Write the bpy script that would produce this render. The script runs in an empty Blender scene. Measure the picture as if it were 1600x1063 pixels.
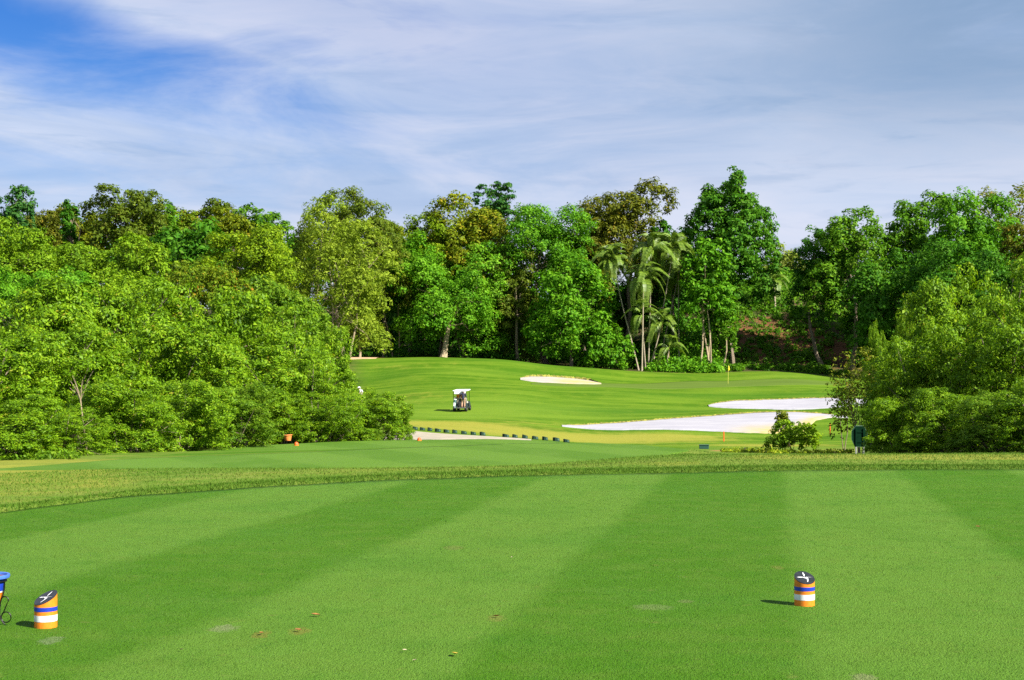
import bpy, math, random
import numpy as np
from mathutils import Vector, Matrix

S = bpy.context.scene
C = S.collection
R = math.radians
random.seed(7)
FPX, CX, HY, EYE = 2222.0, 800.0, 593.0, 1.6      # pixels per unit slope, image axis, horizon row, eye height

# ------------------------------------------------------------------ camera, sky, sun, exposure
cam_d = bpy.data.cameras.new("camera")
cam = bpy.data.objects.new("camera", cam_d); C.objects.link(cam)
cam.location = (0, 0, EYE); cam.rotation_euler = (R(90), 0, 0)
cam_d.sensor_width = 36.0; cam_d.lens = 36.0 * FPX / 1600.0
cam_d.shift_y = (HY - 531.5) / 1600.0
cam_d.clip_start = 0.1; cam_d.clip_end = 5000
S.camera = cam

SUN_EL, SUN_AZ = R(39), R(126)                     # azimuth from +Y towards +X
sun_d = bpy.data.lights.new("sun", 'SUN')
sun_d.energy = 4.9; sun_d.angle = R(0.5); sun_d.color = (1.0, 0.95, 0.84)
sun = bpy.data.objects.new("sun", sun_d); C.objects.link(sun)
to_sun = Vector((math.cos(SUN_EL) * math.sin(SUN_AZ), math.cos(SUN_EL) * math.cos(SUN_AZ), math.sin(SUN_EL)))
sun.rotation_euler = to_sun.to_track_quat('Z', 'Y').to_euler()
sun.location = (60, -60, 80)

S.view_settings.view_transform = 'Standard'; S.view_settings.look = 'None'
S.view_settings.gamma = 1.0; S.view_settings.exposure = 1.40
S.cycles.max_bounces = 8; S.cycles.diffuse_bounces = 6; S.cycles.transmission_bounces = 5
S.cycles.use_denoising = False
S.cycles.sample_clamp_indirect = 3.0; S.cycles.sample_clamp_direct = 3.0


class NT:
    """small helper to write node trees"""
    def __init__(s, tree):
        s.t = tree; s.n = tree.nodes; s.l = tree.links
    def node(s, typ, **kw):
        n = s.n.new(typ)
        for k, v in kw.items():
            setattr(n, k, v)
        return n
    def set(s, sock, v):
        if isinstance(v, bpy.types.NodeSocket):
            s.l.new(v, sock)
        else:
            if isinstance(v, tuple) and len(v) == 3 and sock.type == 'RGBA':
                v = v + (1.0,)
            sock.default_value = v
    def math(s, op, a, b=0.0, c=None, clamp=False):
        n = s.node('ShaderNodeMath', operation=op, use_clamp=clamp)
        s.set(n.inputs[0], a); s.set(n.inputs[1], b)
        if c is not None: s.set(n.inputs[2], c)
        return n.outputs[0]
    def step(s, v, lo, hi, a=0.0, b=1.0):
        n = s.node('ShaderNodeMapRange', interpolation_type='SMOOTHSTEP')
        s.set(n.inputs['Value'], v)
        s.set(n.inputs['From Min'], lo); s.set(n.inputs['From Max'], hi)
        s.set(n.inputs['To Min'], a); s.set(n.inputs['To Max'], b)
        return n.outputs[0]
    def mix(s, f, a, b, blend='MIX'):
        n = s.node('ShaderNodeMix', data_type='RGBA', blend_type=blend)
        s.set(n.inputs[0], f); s.set(n.inputs[6], a); s.set(n.inputs[7], b)
        return n.outputs[2]
    def noise(s, vec, scale, detail=3.0, rough=0.55, dist=0.0):
        n = s.node('ShaderNodeTexNoise')
        s.set(n.inputs['Vector'], vec); s.set(n.inputs['Scale'], scale)
        s.set(n.inputs['Detail'], detail); s.set(n.inputs['Roughness'], rough); s.set(n.inputs['Distortion'], dist)
        return n.outputs[0]
    def mapping(s, vec, scale=(1, 1, 1), loc=(0, 0, 0), rot=(0, 0, 0)):
        n = s.node('ShaderNodeMapping')
        s.set(n.inputs[0], vec); n.inputs['Location'].default_value = loc
        n.inputs['Rotation'].default_value = rot; n.inputs['Scale'].default_value = scale
        return n.outputs[0]
    def sep(s, v):
        n = s.node('ShaderNodeSeparateXYZ'); s.set(n.inputs[0], v); return n.outputs
    def comb(s, x, y, z):
        n = s.node('ShaderNodeCombineXYZ')
        s.set(n.inputs[0], x); s.set(n.inputs[1], y); s.set(n.inputs[2], z); return n.outputs[0]
    def attr(s, name):
        return s.node('ShaderNodeAttribute', attribute_name=name).outputs['Fac']
    def coord(s, which='Object'):
        return s.node('ShaderNodeTexCoord').outputs[which]


# ---- world: Nishita sky with thin streaky cloud
W = bpy.data.worlds.new("World"); S.world = W; W.use_nodes = True
w = NT(W.node_tree); w.n.clear()
sky = w.node('ShaderNodeTexSky', sky_type='NISHITA', sun_disc=False)
sky.sun_elevation = SUN_EL; sky.sun_rotation = SUN_AZ; sky.air_density = 1.0; sky.dust_density = 0.6; sky.ozone_density = 2.5
hs = w.node('ShaderNodeHueSaturation'); hs.inputs['Saturation'].default_value = 1.50; hs.inputs['Value'].default_value = 0.60; hs.inputs['Hue'].default_value = 0.522
w.l.new(sky.outputs[0], hs.inputs['Color'])
d = w.coord('Generated')
dx, dy, dz = w.sep(d)
hyp = w.math('SQRT', w.math('ADD', w.math('MULTIPLY', dx, dx), w.math('MULTIPLY', dy, dy)))
el = w.math('DIVIDE', dz, hyp)                     # slope above the horizon
az = w.math('ARCTAN2', dx, dy)                     # bearing from +Y
p = w.comb(w.math('ADD', az, w.math('MULTIPLY', el, 0.25)), w.math('MULTIPLY', el, 1.0), 0.0)
n1 = w.noise(w.mapping(p, (3.0, 10.0, 1)), 1.6, 6, 0.62, 0.7)
n2 = w.noise(w.mapping(p, (5.0, 34.0, 1), (3, 1, 0), (0, 0, R(-4))), 1.7, 5, 0.6, 0.4)
n3 = w.noise(w.mapping(p, (2.2, 5.0, 1), (9, 4, 0)), 1.3, 3, 0.5, 0.3)
# the open blue gap, high on the left
gu = w.math('ADD', az, 0.335); gv = w.math('SUBTRACT', w.math('ADD', el, w.math('MULTIPLY', az, 0.22)), 0.155)
gap = w.math('ADD', w.math('MULTIPLY', w.math('DIVIDE', gu, 0.19), w.math('DIVIDE', gu, 0.19)),
             w.math('MULTIPLY', w.math('DIVIDE', gv, 0.034), w.math('DIVIDE', gv, 0.034)))
gap = w.math('ADD', gap, w.math('MULTIPLY', w.math('SUBTRACT', n1, 0.5), 3.2))
gapb = w.step(gap, 2.2, -0.2)                      # 1 in the gap, 0 outside
left = w.step(az, 0.22, -0.34)
thin = w.math('MULTIPLY', w.step(n1, 0.62, 0.34), w.math('MULTIPLY', left, w.step(el, 0.07, 0.17)))
blue = w.math('MAXIMUM', gapb, w.math('MULTIPLY', thin, 0.55))
blue = w.math('MAXIMUM', blue, w.math('MULTIPLY', w.step(el, 0.05, 0.24), 0.10))
low = w.step(el, 0.0, 0.14)                        # the pale band low down
cl = w.mix(low, (3.3, 3.38, 4.0), (2.85, 3.25, 4.1))
cl = w.mix(w.step(n2, 0.50, 0.72, 0.0, 0.62), cl, (1.55, 2.2, 3.3))
cl = w.mix(w.step(n3, 0.42, 0.66, 0.0, 0.62), cl, (1.60, 2.25, 3.45))
n4 = w.noise(w.mapping(p, (2.6, 13.0, 1), (4, 7, 0), (0, 0, R(5))), 1.5, 6, 0.62, 0.9)
cl = w.mix(w.math('MULTIPLY', w.step(n4, 0.42, 0.70), 0.55), cl, (3.6, 3.65, 4.2))
cl = w.mix(w.math('MULTIPLY', w.step(n4, 0.50, 0.28), 0.45), cl, (1.7, 2.3, 3.45))
# slate veil, high on the right
veil = w.math('MULTIPLY', w.step(az, -0.06, 0.34), w.step(el, 0.10, 0.24))
veil = w.math('MULTIPLY', veil, w.step(n1, 0.20, 0.55, 0.6, 1.0))
cl = w.mix(w.math('MULTIPLY', veil, 0.92), cl, (1.20, 1.78, 2.60))
band = w.math('MULTIPLY', w.step(w.math('ADD', el, w.math('MULTIPLY', az, 0.30)), 0.145, 0.23), w.step(az, 0.16, -0.12))
cl = w.mix(w.math('MULTIPLY', band, 0.55), cl, (2.75, 2.9, 3.7))
colw = w.mix(blue, cl, hs.outputs[0])
bg = w.node('ShaderNodeBackground'); w.set(bg.inputs['Color'], colw); bg.inputs['Strength'].default_value = 0.085
ow = w.node('ShaderNodeOutputWorld'); w.l.new(bg.outputs[0], ow.inputs[0])

# ------------------------------------------------------------------ generic mesh helpers
def tag(o, label=None, cat=None, group=None, kind=None):
    if label: o['label'] = label
    if cat: o['category'] = cat
    if group: o['group'] = group
    if kind: o['kind'] = kind
    return o

def empty(name, loc, rz=0.0):
    o = bpy.data.objects.new(name, None); C.objects.link(o)
    o.location = loc; o.rotation_euler = (0, 0, rz); o.empty_display_size = 0.2
    return o

def mesh_np(name, V, F, mats, parent=None, attrs=None, midx=None, smooth=False):
    """V (n,3), F (m,k) all the same k"""
    V = np.asarray(V, np.float32); F = np.asarray(F, np.int32)
    me = bpy.data.meshes.new(name)
    me.vertices.add(len(V)); me.vertices.foreach_set('co', V.ravel())
    k = F.shape[1]
    me.loops.add(F.size); me.loops.foreach_set('vertex_index', F.ravel())
    me.polygons.add(len(F)); me.polygons.foreach_set('loop_start', np.arange(0, F.size, k, dtype=np.int32))
    if midx is not None: me.polygons.foreach_set('material_index', np.asarray(midx, np.int32))
    if smooth: me.polygons.foreach_set('use_smooth', np.ones(len(F), bool))
    me.update(calc_edges=True)
    for a, v in (attrs or {}).items():
        me.attributes.new(a, 'FLOAT', 'POINT').data.foreach_set('value', np.asarray(v, np.float32))
    for m in (mats if isinstance(mats, (list, tuple)) else [mats]): me.materials.append(m)
    o = bpy.data.objects.new(name, me); C.objects.link(o)
    if parent is not None: o.parent = parent
    return o

class MB:
    """collects boxes, tubes, lathes and polygons; build() links them as ONE mesh object"""
    def __init__(s): s.v = []; s.f = []
    def add(s, vs, fs):
        b = len(s.v); s.v += [tuple(q) for q in vs]; s.f += [tuple(i + b for i in f) for f in fs]; return s
    def box(s, c, size, rot=None, taper=1.0):
        hx, hy, hz = (q / 2 for q in size)
        vs = [Vector((x * hx * (taper if z > 0 else 1), y * hy * (taper if z > 0 else 1), z * hz)) for z in (-1, 1) for y in (-1, 1) for x in (-1, 1)]
        if rot: vs = [rot @ q for q in vs]
        vs = [q + Vector(c) for q in vs]
        return s.add(vs, [(0, 2, 3, 1), (4, 5, 7, 6), (0, 1, 5, 4), (2, 6, 7, 3), (0, 4, 6, 2), (1, 3, 7, 5)])
    def tube(s, pts, rad, seg=8, cap=True):
        pts = [Vector(q) for q in pts]; n = len(pts)
        if not isinstance(rad, (list, tuple)): rad = [rad] * n
        vs, fs = [], []
        ref = Vector((0.13, 0.21, 1)).normalized()
        for i, q in enumerate(pts):
            t = (pts[min(i + 1, n - 1)] - pts[max(i - 1, 0)]).normalized()
            rr = ref if abs(t.dot(ref)) < 0.95 else Vector((1, 0.1, 0))
            a = t.cross(rr).normalized(); b = t.cross(a)
            for k in range(seg):
                th = 2 * math.pi * k / seg
                vs.append(q + (a * math.cos(th) + b * math.sin(th)) * rad[i])
        for i in range(n - 1):
            for k in range(seg):
                k2 = (k + 1) % seg
                fs.append((i * seg + k, i * seg + k2, (i + 1) * seg + k2, (i + 1) * seg + k))
        if cap: fs += [tuple(range(seg))[::-1], tuple(range((n - 1) * seg, n * seg))]
        return s.add(vs, fs)
    def lathe(s, prof, c=(0, 0, 0), seg=24, close=True, rot=None):
        vs, fs = [], []
        for r_, z in prof:
            for k in range(seg):
                th = 2 * math.pi * k / seg
                q = Vector((r_ * math.cos(th), r_ * math.sin(th), z))
                if rot: q = rot @ q
                vs.append(q + Vector(c))
        n = len(prof)
        for i in range(n - 1):
            for k in range(seg):
                k2 = (k + 1) % seg
                fs.append((i * seg + k, i * seg + k2, (i + 1) * seg + k2, (i + 1) * seg + k))
        if close: fs += [tuple(range(seg))[::-1], tuple(range((n - 1) * seg, n * seg))]
        return s.add(vs, fs)
    def ball(s, c, r_, seg=12, ring=8, rot=None):
        if not isinstance(r_, (tuple, list)): r_ = (r_,) * 3
        vs, fs = [], []
        for i in range(ring + 1):
            ph = math.pi * i / ring
            rr = max(math.sin(ph), 0.02)
            for k in range(seg):
                th = 2 * math.pi * k / seg
                q = Vector((rr * math.cos(th) * r_[0], rr * math.sin(th) * r_[1], -math.cos(ph) * r_[2]))
                if rot: q = rot @ q
                vs.append(q + Vector(c))
        for i in range(ring):
            for k in range(seg):
                k2 = (k + 1) % seg
                fs.append((i * seg + k, i * seg + k2, (i + 1) * seg + k2, (i + 1) * seg + k))
        return s.add(vs, fs)
    def prism(s, poly, y0, y1):
        """poly in (x,z), extruded along y"""
        n = len(poly)
        vs = [(x, y0, z) for x, z in poly] + [(x, y1, z) for x, z in poly]
        fs = [tuple(range(n)), tuple(range(n, 2 * n))[::-1]] + [(i, i + n, (i + 1) % n + n, (i + 1) % n) for i in range(n)]
        return s.add(vs, fs)
    def build(s, name, mat, parent=None, smooth=False, bevel=0.0):
        me = bpy.data.meshes.new(name); me.from_pydata([tuple(q) for q in s.v], [], s.f); me.validate(); me.update()
        if smooth:
            for pl in me.polygons: pl.use_smooth = True
            me.set_sharp_from_angle(angle=R(42))
        me.materials.append(mat)
        o = bpy.data.objects.new(name, me); C.objects.link(o)
        if parent is not None: o.parent = parent
        if bevel:
            b = o.modifiers.new('bevel', 'BEVEL'); b.width = bevel; b.segments = 2; b.limit_method = 'ANGLE'
        return o

# ------------------------------------------------------------------ materials
def new_mat(name):
    m = bpy.data.materials.new(name); m.use_nodes = True
    t = NT(m.node_tree); t.n.clear()
    out = t.node('ShaderNodeOutputMaterial'); b = t.node('ShaderNodeBsdfPrincipled')
    t.l.new(b.outputs[0], out.inputs[0])
    return m, t, b, out

def plain(name, col, rough=0.5, metal=0.0, var=0.12, scale=25.0, bump=0.0, spec=0.4):
    m, t, b, out = new_mat(name)
    n = t.noise(t.coord('Object'), scale, 4, 0.6)
    t.set(b.inputs['Base Color'], t.mix(t.step(n, 0.3, 0.7), tuple(c * (1 - var) for c in col), tuple(min(c * (1 + var), 0.95) for c in col)))
    b.inputs['Roughness'].default_value = rough; b.inputs['Metallic'].default_value = metal
    b.inputs['Specular IOR Level'].default_value = spec
    if bump:
        bp = t.node('ShaderNodeBump'); bp.inputs['Strength'].default_value = bump; bp.inputs['Distance'].default_value = 0.01
        t.set(bp.inputs['Height'], n); t.l.new(bp.outputs[0], b.inputs['Normal'])
    return m

def leaf_mat(name, dark, mid, light, accent, afrac=0.05, trans=0.40, rough=0.6, spec=0.12):
    dark, mid, light = [(c[0] * 1.85, c[1] * 1.62, c[2] * .75) for c in (dark, mid, light)]
    m, t, b, out = new_mat(name)
    tint = t.attr('tint')
    rp = t.node('ShaderNodeValToRGB'); e = rp.color_ramp.elements
    e[0].position = 0.0; e[0].color = dark + (1,)
    e[1].position = 0.42; e[1].color = mid + (1,)
    for pos, c in ((0.90 - afrac, light), (1.0 - afrac * 0.6, accent)):
        q = e.new(pos); q.color = c + (1,)
    t.set(rp.inputs[0], tint)
    t.set(b.inputs['Base Color'], rp.outputs[0])
    b.inputs['Roughness'].default_value = rough; b.inputs['Specular IOR Level'].default_value = spec
    tr = t.node('ShaderNodeBsdfTranslucent')
    t.set(tr.inputs['Color'], t.mix(1.0, rp.outputs[0], (1.0, 1.0, 0.45), 'MULTIPLY'))
    mx = t.node('ShaderNodeMixShader'); mx.inputs[0].default_value = trans
    t.l.new(b.outputs[0], mx.inputs[1]); t.l.new(tr.outputs[0], mx.inputs[2]); t.l.new(mx.outputs[0], out.inputs[0])
    return m

LM = {
 'mangrove': leaf_mat('mangrove_leaf', (.024, .070, .004), (.080, .180, .010), (.155, .270, .018), (.26, .24, .02), .05, .42, .5, .16),
 'shrub':    leaf_mat('shrub_leaf', (.022, .065, .007), (.062, .145, .013), (.125, .215, .025), (.16, .20, .03), .05, .42, .5, .14),
 'bright':   leaf_mat('bright_leaf', (.018, .075, .006), (.052, .170, .012), (.105, .245, .022), (.13, .25, .03), .04),
 'fine':     leaf_mat('fine_leaf', (.032, .085, .006), (.085, .180, .012), (.140, .240, .020), (.17, .19, .02), .04),
 'yellow':   leaf_mat('yellow_green_leaf', (.035, .075, .006), (.100, .190, .010), (.165, .255, .018), (.30, .32, .02), .06),
 'flush':    leaf_mat('flushing_leaf', (.030, .062, .007), (.090, .138, .011), (.150, .182, .016), (.34, .24, .02), .12),
 'olive':    leaf_mat('olive_leaf', (.022, .046, .009), (.055, .098, .015), (.090, .138, .022), (.18, .17, .03), .05),
 'brown':    leaf_mat('bronze_leaf', (.024, .040, .008), (.060, .084, .013), (.098, .118, .018), (.24, .17, .015), .12),
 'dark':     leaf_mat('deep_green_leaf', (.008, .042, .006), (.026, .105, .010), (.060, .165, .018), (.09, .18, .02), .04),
 'blue':     leaf_mat('blue_green_leaf', (.007, .040, .016), (.022, .090, .034), (.055, .140, .050), (.08, .15, .05), .04),
 'airy':     leaf_mat('airy_leaf', (.050, .092, .012), (.115, .192, .026), (.165, .240, .040), (.25, .28, .05), .05, .42),
 'jungle':   leaf_mat('jungle_leaf', (.014, .058, .006), (.045, .135, .011), (.095, .205, .020), (.14, .20, .02), .04),
 'pale':     leaf_mat('pale_leaf', (.05, .10, .03), (.11, .17, .05), (.17, .22, .08), (.2, .24, .1), .04),
 'orange':   leaf_mat('orange_tinged_leaf', (.032, .070, .007), (.075, .140, .012), (.120, .172, .018), (.36, .17, .015), .16),
 'sparse':   leaf_mat('thin_leaf', (.035, .062, .010), (.080, .125, .020), (.130, .150, .030), (.30, .18, .07), .14),
 'flower':   leaf_mat('ground_cover_leaf', (.06, .12, .012), (.14, .22, .02), (.25, .28, .05), (.45, .35, .22), .12),
 'palm':     leaf_mat('palm_leaf', (.020, .068, .012), (.070, .138, .026), (.150, .220, .060), (.20, .20, .06), .08, .32, .45, .4),
}
BARK = plain('bark', (.16, .125, .085), .9, var=.35, scale=6, bump=.5)
PALEBARK = plain('pale_bark', (.29, .225, .14), .85, var=.3, scale=5, bump=.4)
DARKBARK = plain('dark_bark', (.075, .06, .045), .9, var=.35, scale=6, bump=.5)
PALMBARK = plain('palm_bark', (.29, .24, .17), .8, var=.3, scale=9, bump=.4)
SHAFT = plain('palm_crownshaft', (.24, .19, .06), .5, var=.3, scale=5)

# ------------------------------------------------------------------ terrain
def smooth01(t):
    t = np.clip(t, 0, 1); return t * t * (3 - 2 * t)

TEE_X = np.array([-14, -9.6, -8, -6.1, -5.2, -3.8, -2.0, 0, 2.2, 4.4, 6.75, 9, 14])
TEE_Y = np.array([6.0, 12.2, 14.6, 16.9, 19.3, 20.9, 22.4, 23.4, 24, 24.7, 25, 25, 25])
def tee_far(x): return np.interp(x, TEE_X, TEE_Y)

def zof(py, Y): return EYE - (py - HY) * Y / FPX
CP = []                                            # control points (px, Y, z) read off the photograph
def col(px, *pts):
    for Y, v, *k in pts: CP.append((px, Y, zof(v, Y) if k else v))
P = 1
col(-900, (20, -.1), (35, -.5), (60, -1.2), (110, 1), (200, 8), (320, 16))
col(-200, (20, -.05), (28, -.2), (35, -.45), (60, -1.2), (100, 0), (150, 3), (200, 6.5), (240, 9), (320, 14))
col(200, (22, 0), (28, -.15), (34, -.3), (45, -.62), (60, -1.3), (90, -1.2), (120, 0), (160, 3), (200, 6), (240, 9), (320, 14))
col(500, (25, 0), (30, -.25), (37, -.3), (45, -.6), (56, -.95), (70, -1.8), (90, -1.7), (123, -1.2), (150, .2), (175, 577, P), (190, 563, P), (200, 560, P), (240, 6), (320, 12))
col(560, (140, 630, P), (160, 606, P), (172, 590, P), (186, 566, P))
col(650, (78, 687, P), (90, 672, P), (108, 654, P), (123, 640, P), (140, 618, P), (150, 607, P), (165, 588, P), (180, 570, P), (190, 559, P), (198, 558, P), (215, 4.6), (250, 6.5), (320, 12))
col(720, (100, 664, P), (123, 641, P), (150, 606, P), (168, 584, P), (190, 559.5, P), (197, 559, P))
col(800, (25, 0), (31, -.25), (41, -.28), (45, -.6), (52, -.65), (60, -1.2), (79, 687.5, P), (90, 680, P), (108, 660, P), (123, 643, P), (145, 612, P), (160, 598, P), (175, 583, P), (188, 566, P), (195, 563.5, P), (220, 4.6), (250, 7), (320, 12))
col(868, (81, 689, P), (95, 678, P), (123, 645, P))
col(950, (50, -.8), (60, -1.4), (75, -2.0), (92, 688, P), (107, 672, P), (118, 657, P), (140, 627, P), (160, 606, P), (170, 600, P), (180, 592, P), (189, 578, P), (197, 2.9), (215, 4.5), (250, 9), (320, 14))
col(1040, (104, 673, P), (116, 654, P), (150, 616, P), (175, 599, P), (190, 586, P), (198, 2.5))
col(1140, (28, 0), (32, -.1), (38, -.45), (45, -.85), (60, -1.5), (85, 697, P), (103, 674, P), (115, 650, P), (126, 643, P), (134, 640, P), (144, 625, P), (155, 612, P), (165, 605, P), (175, 600, P), (185, 590, P), (192, 583, P), (198, 2.6), (207, 3.6), (226, 12.5), (250, 17), (320, 22))
col(1240, (104, 674, P), (115, 648, P), (134, 640, P), (143, 624, P), (175, 595, P), (190, 582, P), (198, 2.7), (207, 3.6), (227, 12.5))
col(1320, (28, 0), (31, -.05), (37, -.4), (45, -.78), (60, -1.5), (80, 700, P), (105, 668, P), (112, 653, P), (125, 642, P), (134, 637, P), (142, 625, P), (160, 608, P), (175, 599, P), (190, 592, P), (198, 2.0), (207, 3.4), (226, 11.5), (250, 17), (320, 22))
col(1500, (28, 0), (31, -.05), (38, -.4), (50, -.95), (80, -2), (120, -1.5), (160, .3), (190, 1.5), (205, 3.2), (230, 11), (260, 16), (320, 20))
col(1850, (28, 0), (32, -.1), (50, -.9), (80, -2), (120, -1.5), (160, .3), (200, 3), (230, 10), (260, 15), (320, 20))
col(2600, (28, 0), (50, -.8), (100, -1.5), (200, 3), (320, 18))
col(0, (12, 0), (8, 0)); col(1600, (12, 0), (8, 0)); col(800, (12, 0))
CP = np.array(CP)
def warp(px, Y): return np.stack([px / 230.0, np.log(Y) * 7.0], -1)
_A = warp(CP[:, 0], CP[:, 1])
def _phi(r): return np.where(r > 1e-9, r * r * np.log(np.maximum(r, 1e-9)), 0.0)
_n = len(CP)
_K = _phi(np.linalg.norm(_A[:, None] - _A[None], axis=-1)) + np.eye(_n) * 0.03
_Pm = np.concatenate([np.ones((_n, 1)), _A], 1)
_M = np.block([[_K, _Pm], [_Pm.T, np.zeros((3, 3))]])
_sol = np.linalg.solve(_M, np.concatenate([CP[:, 2], np.zeros(3)]))
def tps(px, Y):
    sh = px.shape; Q = warp(px.ravel(), Y.ravel()); out = np.empty(len(Q))
    for i in range(0, len(Q), 20000):
        q = Q[i:i + 20000]
        out[i:i + 20000] = _phi(np.linalg.norm(q[:, None] - _A[None], axis=-1)) @ _sol[:_n] + _sol[_n] + q @ _sol[_n + 1:]
    return out.reshape(sh)

# the two forward tees: near and far edge over x
T2X = np.array([-11, -8.9, -5.3, -2.5, 0, 2.2, 3.7, 4.66]); T2N = np.array([28.6, 28.4, 29.4, 30.1, 30.7, 32.9, 34.8, 37.4]); T2F = np.array([28.7, 33.2, 36.2, 38.9, 41, 41.6, 40.2, 37.6])
T3X = np.array([-10, -8.4, -6, -3, 0, 1.6, 2.6]); T3N = np.array([42.0, 41.2, 42.2, 43, 43.5, 44.3, 46]); T3F = np.array([42.2, 47.5, 51, 52.5, 52.5, 51, 46.3])
def inside(x, y, X, N, F, soft):
    n = np.interp(x, X, N); f = np.interp(x, X, F)
    dd = np.minimum(np.minimum(y - n, f - y), np.minimum(x - X[0], X[-1] - x))
    return smooth01(dd / soft + 1.0)

def terrain_raw(x, y):
    px = np.clip(CX + x / y * FPX, -1400, 3000)
    z = tps(px, y)
    z = np.where(y > 330, z + (y - 330) * 0.02, z)
    yf = tee_far(x)
    z = z * smooth01((y - yf - 0.6) / 5.0)
    a = inside(x, y, T2X, T2N, T2F, 1.2); z = z * (1 - a) + (-0.27) * a
    a = inside(x, y, T3X, T3N, T3F, 1.6); z = z * (1 - a) + (-0.62 - 0.004 * (y - 48)) * a
    far = smooth01((y - 56) / 20)
    z = z + far * 0.05 * (np.sin(x * .31 + y * .11) + np.sin(x * .13 - y * .17 + 1) + .6 * np.sin(x * .55 + 2))
    # long grass lip round the near tee
    e = y - yf
    z = z + 0.045 * np.exp(-((e - .45) / .35) ** 2) + np.where(e > 0, 0.012, 0) * np.exp(-np.maximum(e, 0) / 4)
    return z

GU = np.concatenate([np.linspace(-2400, -300, 60, endpoint=False), np.arange(-300, 1900, 8.0), np.linspace(1900, 4000, 61)])
GL = np.arange(math.log(0.7), math.log(760), 0.0085)
GX = (GU[None, :] - CX) / FPX * np.exp(GL)[:, None]
GY = np.repeat(np.exp(GL)[:, None], len(GU), 1)
GZ = terrain_raw(GX, GY)
def H(x, y):
    """height of the built ground sheet"""
    x = np.asarray(x, float); y = np.asarray(y, float)
    u = np.clip(CX + x / y * FPX, GU[0], GU[-1] - 1e-6); l = np.clip(np.log(y), GL[0], GL[-1] - 1e-6)
    j = np.clip(np.searchsorted(GU, u, side='right') - 1, 0, len(GU) - 2); fu = (u - GU[j]) / (GU[j + 1] - GU[j])
    t = (l - GL[0]) / 0.0085; i = np.clip(t.astype(int), 0, len(GL) - 2)
    fy = (y - np.exp(GL[i])) / (np.exp(GL[i + 1]) - np.exp(GL[i]))
    return (GZ[i, j] * (1 - fu) + GZ[i, j + 1] * fu) * (1 - fy) + (GZ[i + 1, j] * (1 - fu) + GZ[i + 1, j + 1] * fu) * fy
def h(x, y): return float(H(np.array([x]), np.array([y]))[0])
def hit(px, py, Y0=8.0):
    """distance at which the line of sight through a pixel of the photograph meets the ground"""
    Ys = np.exp(np.linspace(math.log(Y0), math.log(240), 3000)); zs = H((px - CX) / FPX * Ys, Ys); ray = EYE - (py - HY) * Ys / FPX
    k = np.argmax(zs > ray); return float(Ys[k]) if (zs > ray).any() else 100.0
def X(px, Y): return (px - CX) / FPX * Y

def blob(px, Y, cpx, cY, spx, sY): return np.exp(-((px - cpx) / spx) ** 2 - ((Y - cY) / sY) ** 2)

def turf_nodes(t, co, near=True):
    """colour of mown turf; co is the world position"""
    x, y, z = t.sep(co)
    s = t.math('DIVIDE', t.math('ADD', t.math('SUBTRACT', x, t.math('MULTIPLY', y, .1836)), 1.766), 1.95)
    s = t.math('ADD', s, t.math('MULTIPLY', t.math('SUBTRACT', t.noise(co, 1.1, 3), .5), .16))
    tri = t.math('PINGPONG', t.math('ADD', s, 0.5), 1.0)       # 0..1..0, dark on even stripes
    st = t.step(tri, 0.42, 0.58)
    st = t.math('MULTIPLY', st, t.step(t.noise(co, .23, 2), .2, .6, .65, 1.0))
    a = t.noise(co, 2.2, 4, .6); f = t.noise(co, 55, 3, .7); g = t.noise(t.mapping(co, (1, .35, 1)), 130, 2, .6)
    c = t.mix(st, (.084, .174, .019), (.046, .128, .005))  # mowing stripes: how the bent grass reflects is put into the base colour
    c = t.mix(t.step(a, .40, .70, 0, .45), c, (.088, .155, .018))
    c = t.mix(t.step(t.noise(co, .55, 3), .46, .68, 0, .40), c, (.046, .138, .010))
    c = t.mix(t.step(t.noise(t.mapping(co, (1, .5, 1)), 3.6, 5, .65), .50, .72, 0, .35), c, (.034, .118, .006))
    c = t.mix(t.step(f, .52, .80, 0, .55), c, (.118, .200, .034))
    c = t.mix(t.step(f, .42, .20, 0, .60), c, (.018, .078, .004))
    c = t.mix(t.step(g, .56, .78, 0, .45), c, (.022, .088, .005))
    c = t.mix(t.step(t.noise(co, 7, 3, .6), .63, .75, 0, .45), c, (.13, .155, .035))
    if near:
        for (px, py, r1, r2, cc, amt) in ((350, 983, .10, .05, (.20, .19, .12), .46), (1020, 950, .16, .05, (.16, .18, .08), .37), (1072, 941, .07, .03, (.16, .15, .07), .37),
                                  (408, 993, .06, .05, (.17, .12, .03), .49), (468, 988, .08, .05, (.17, .13, .03), .49), (708, 857, .12, .07, (.16, .13, .05), .31),
                                  (80, 1002, .08, .05, (.18, .2, .12), .43), (775, 967, .07, .05, (.17, .14, .04), .43), (1350, 1060, .08, .04, (.22, .19, .12), .43), (1215, 888, .06, .05, (.17, .15, .04), .37)):
            Y = EYE * FPX / (py - HY)
            ex = t.math('DIVIDE', t.math('SUBTRACT', x, X(px, Y)), r1); ey = t.math('DIVIDE', t.math('SUBTRACT', y, Y), r2 * 3)
            q = t.math('ADD', t.math('ADD', t.math('MULTIPLY', ex, ex), t.math('MULTIPLY', ey, ey)), t.math('MULTIPLY', t.math('SUBTRACT', t.noise(co, 22, 3), .5), 2.6))
            c = t.mix(t.step(q, 1.1, .2, 0, amt), c, cc)
    return c, f, g

def rough_bump(t, b, hgt, dist=.02, strength=.6):
    bp = t.node('ShaderNodeBump'); bp.inputs['Strength'].default_value = strength; bp.inputs['Distance'].default_value = dist
    t.set(bp.inputs['Height'], hgt); t.l.new(bp.outputs[0], b.inputs['Normal'])

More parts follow.
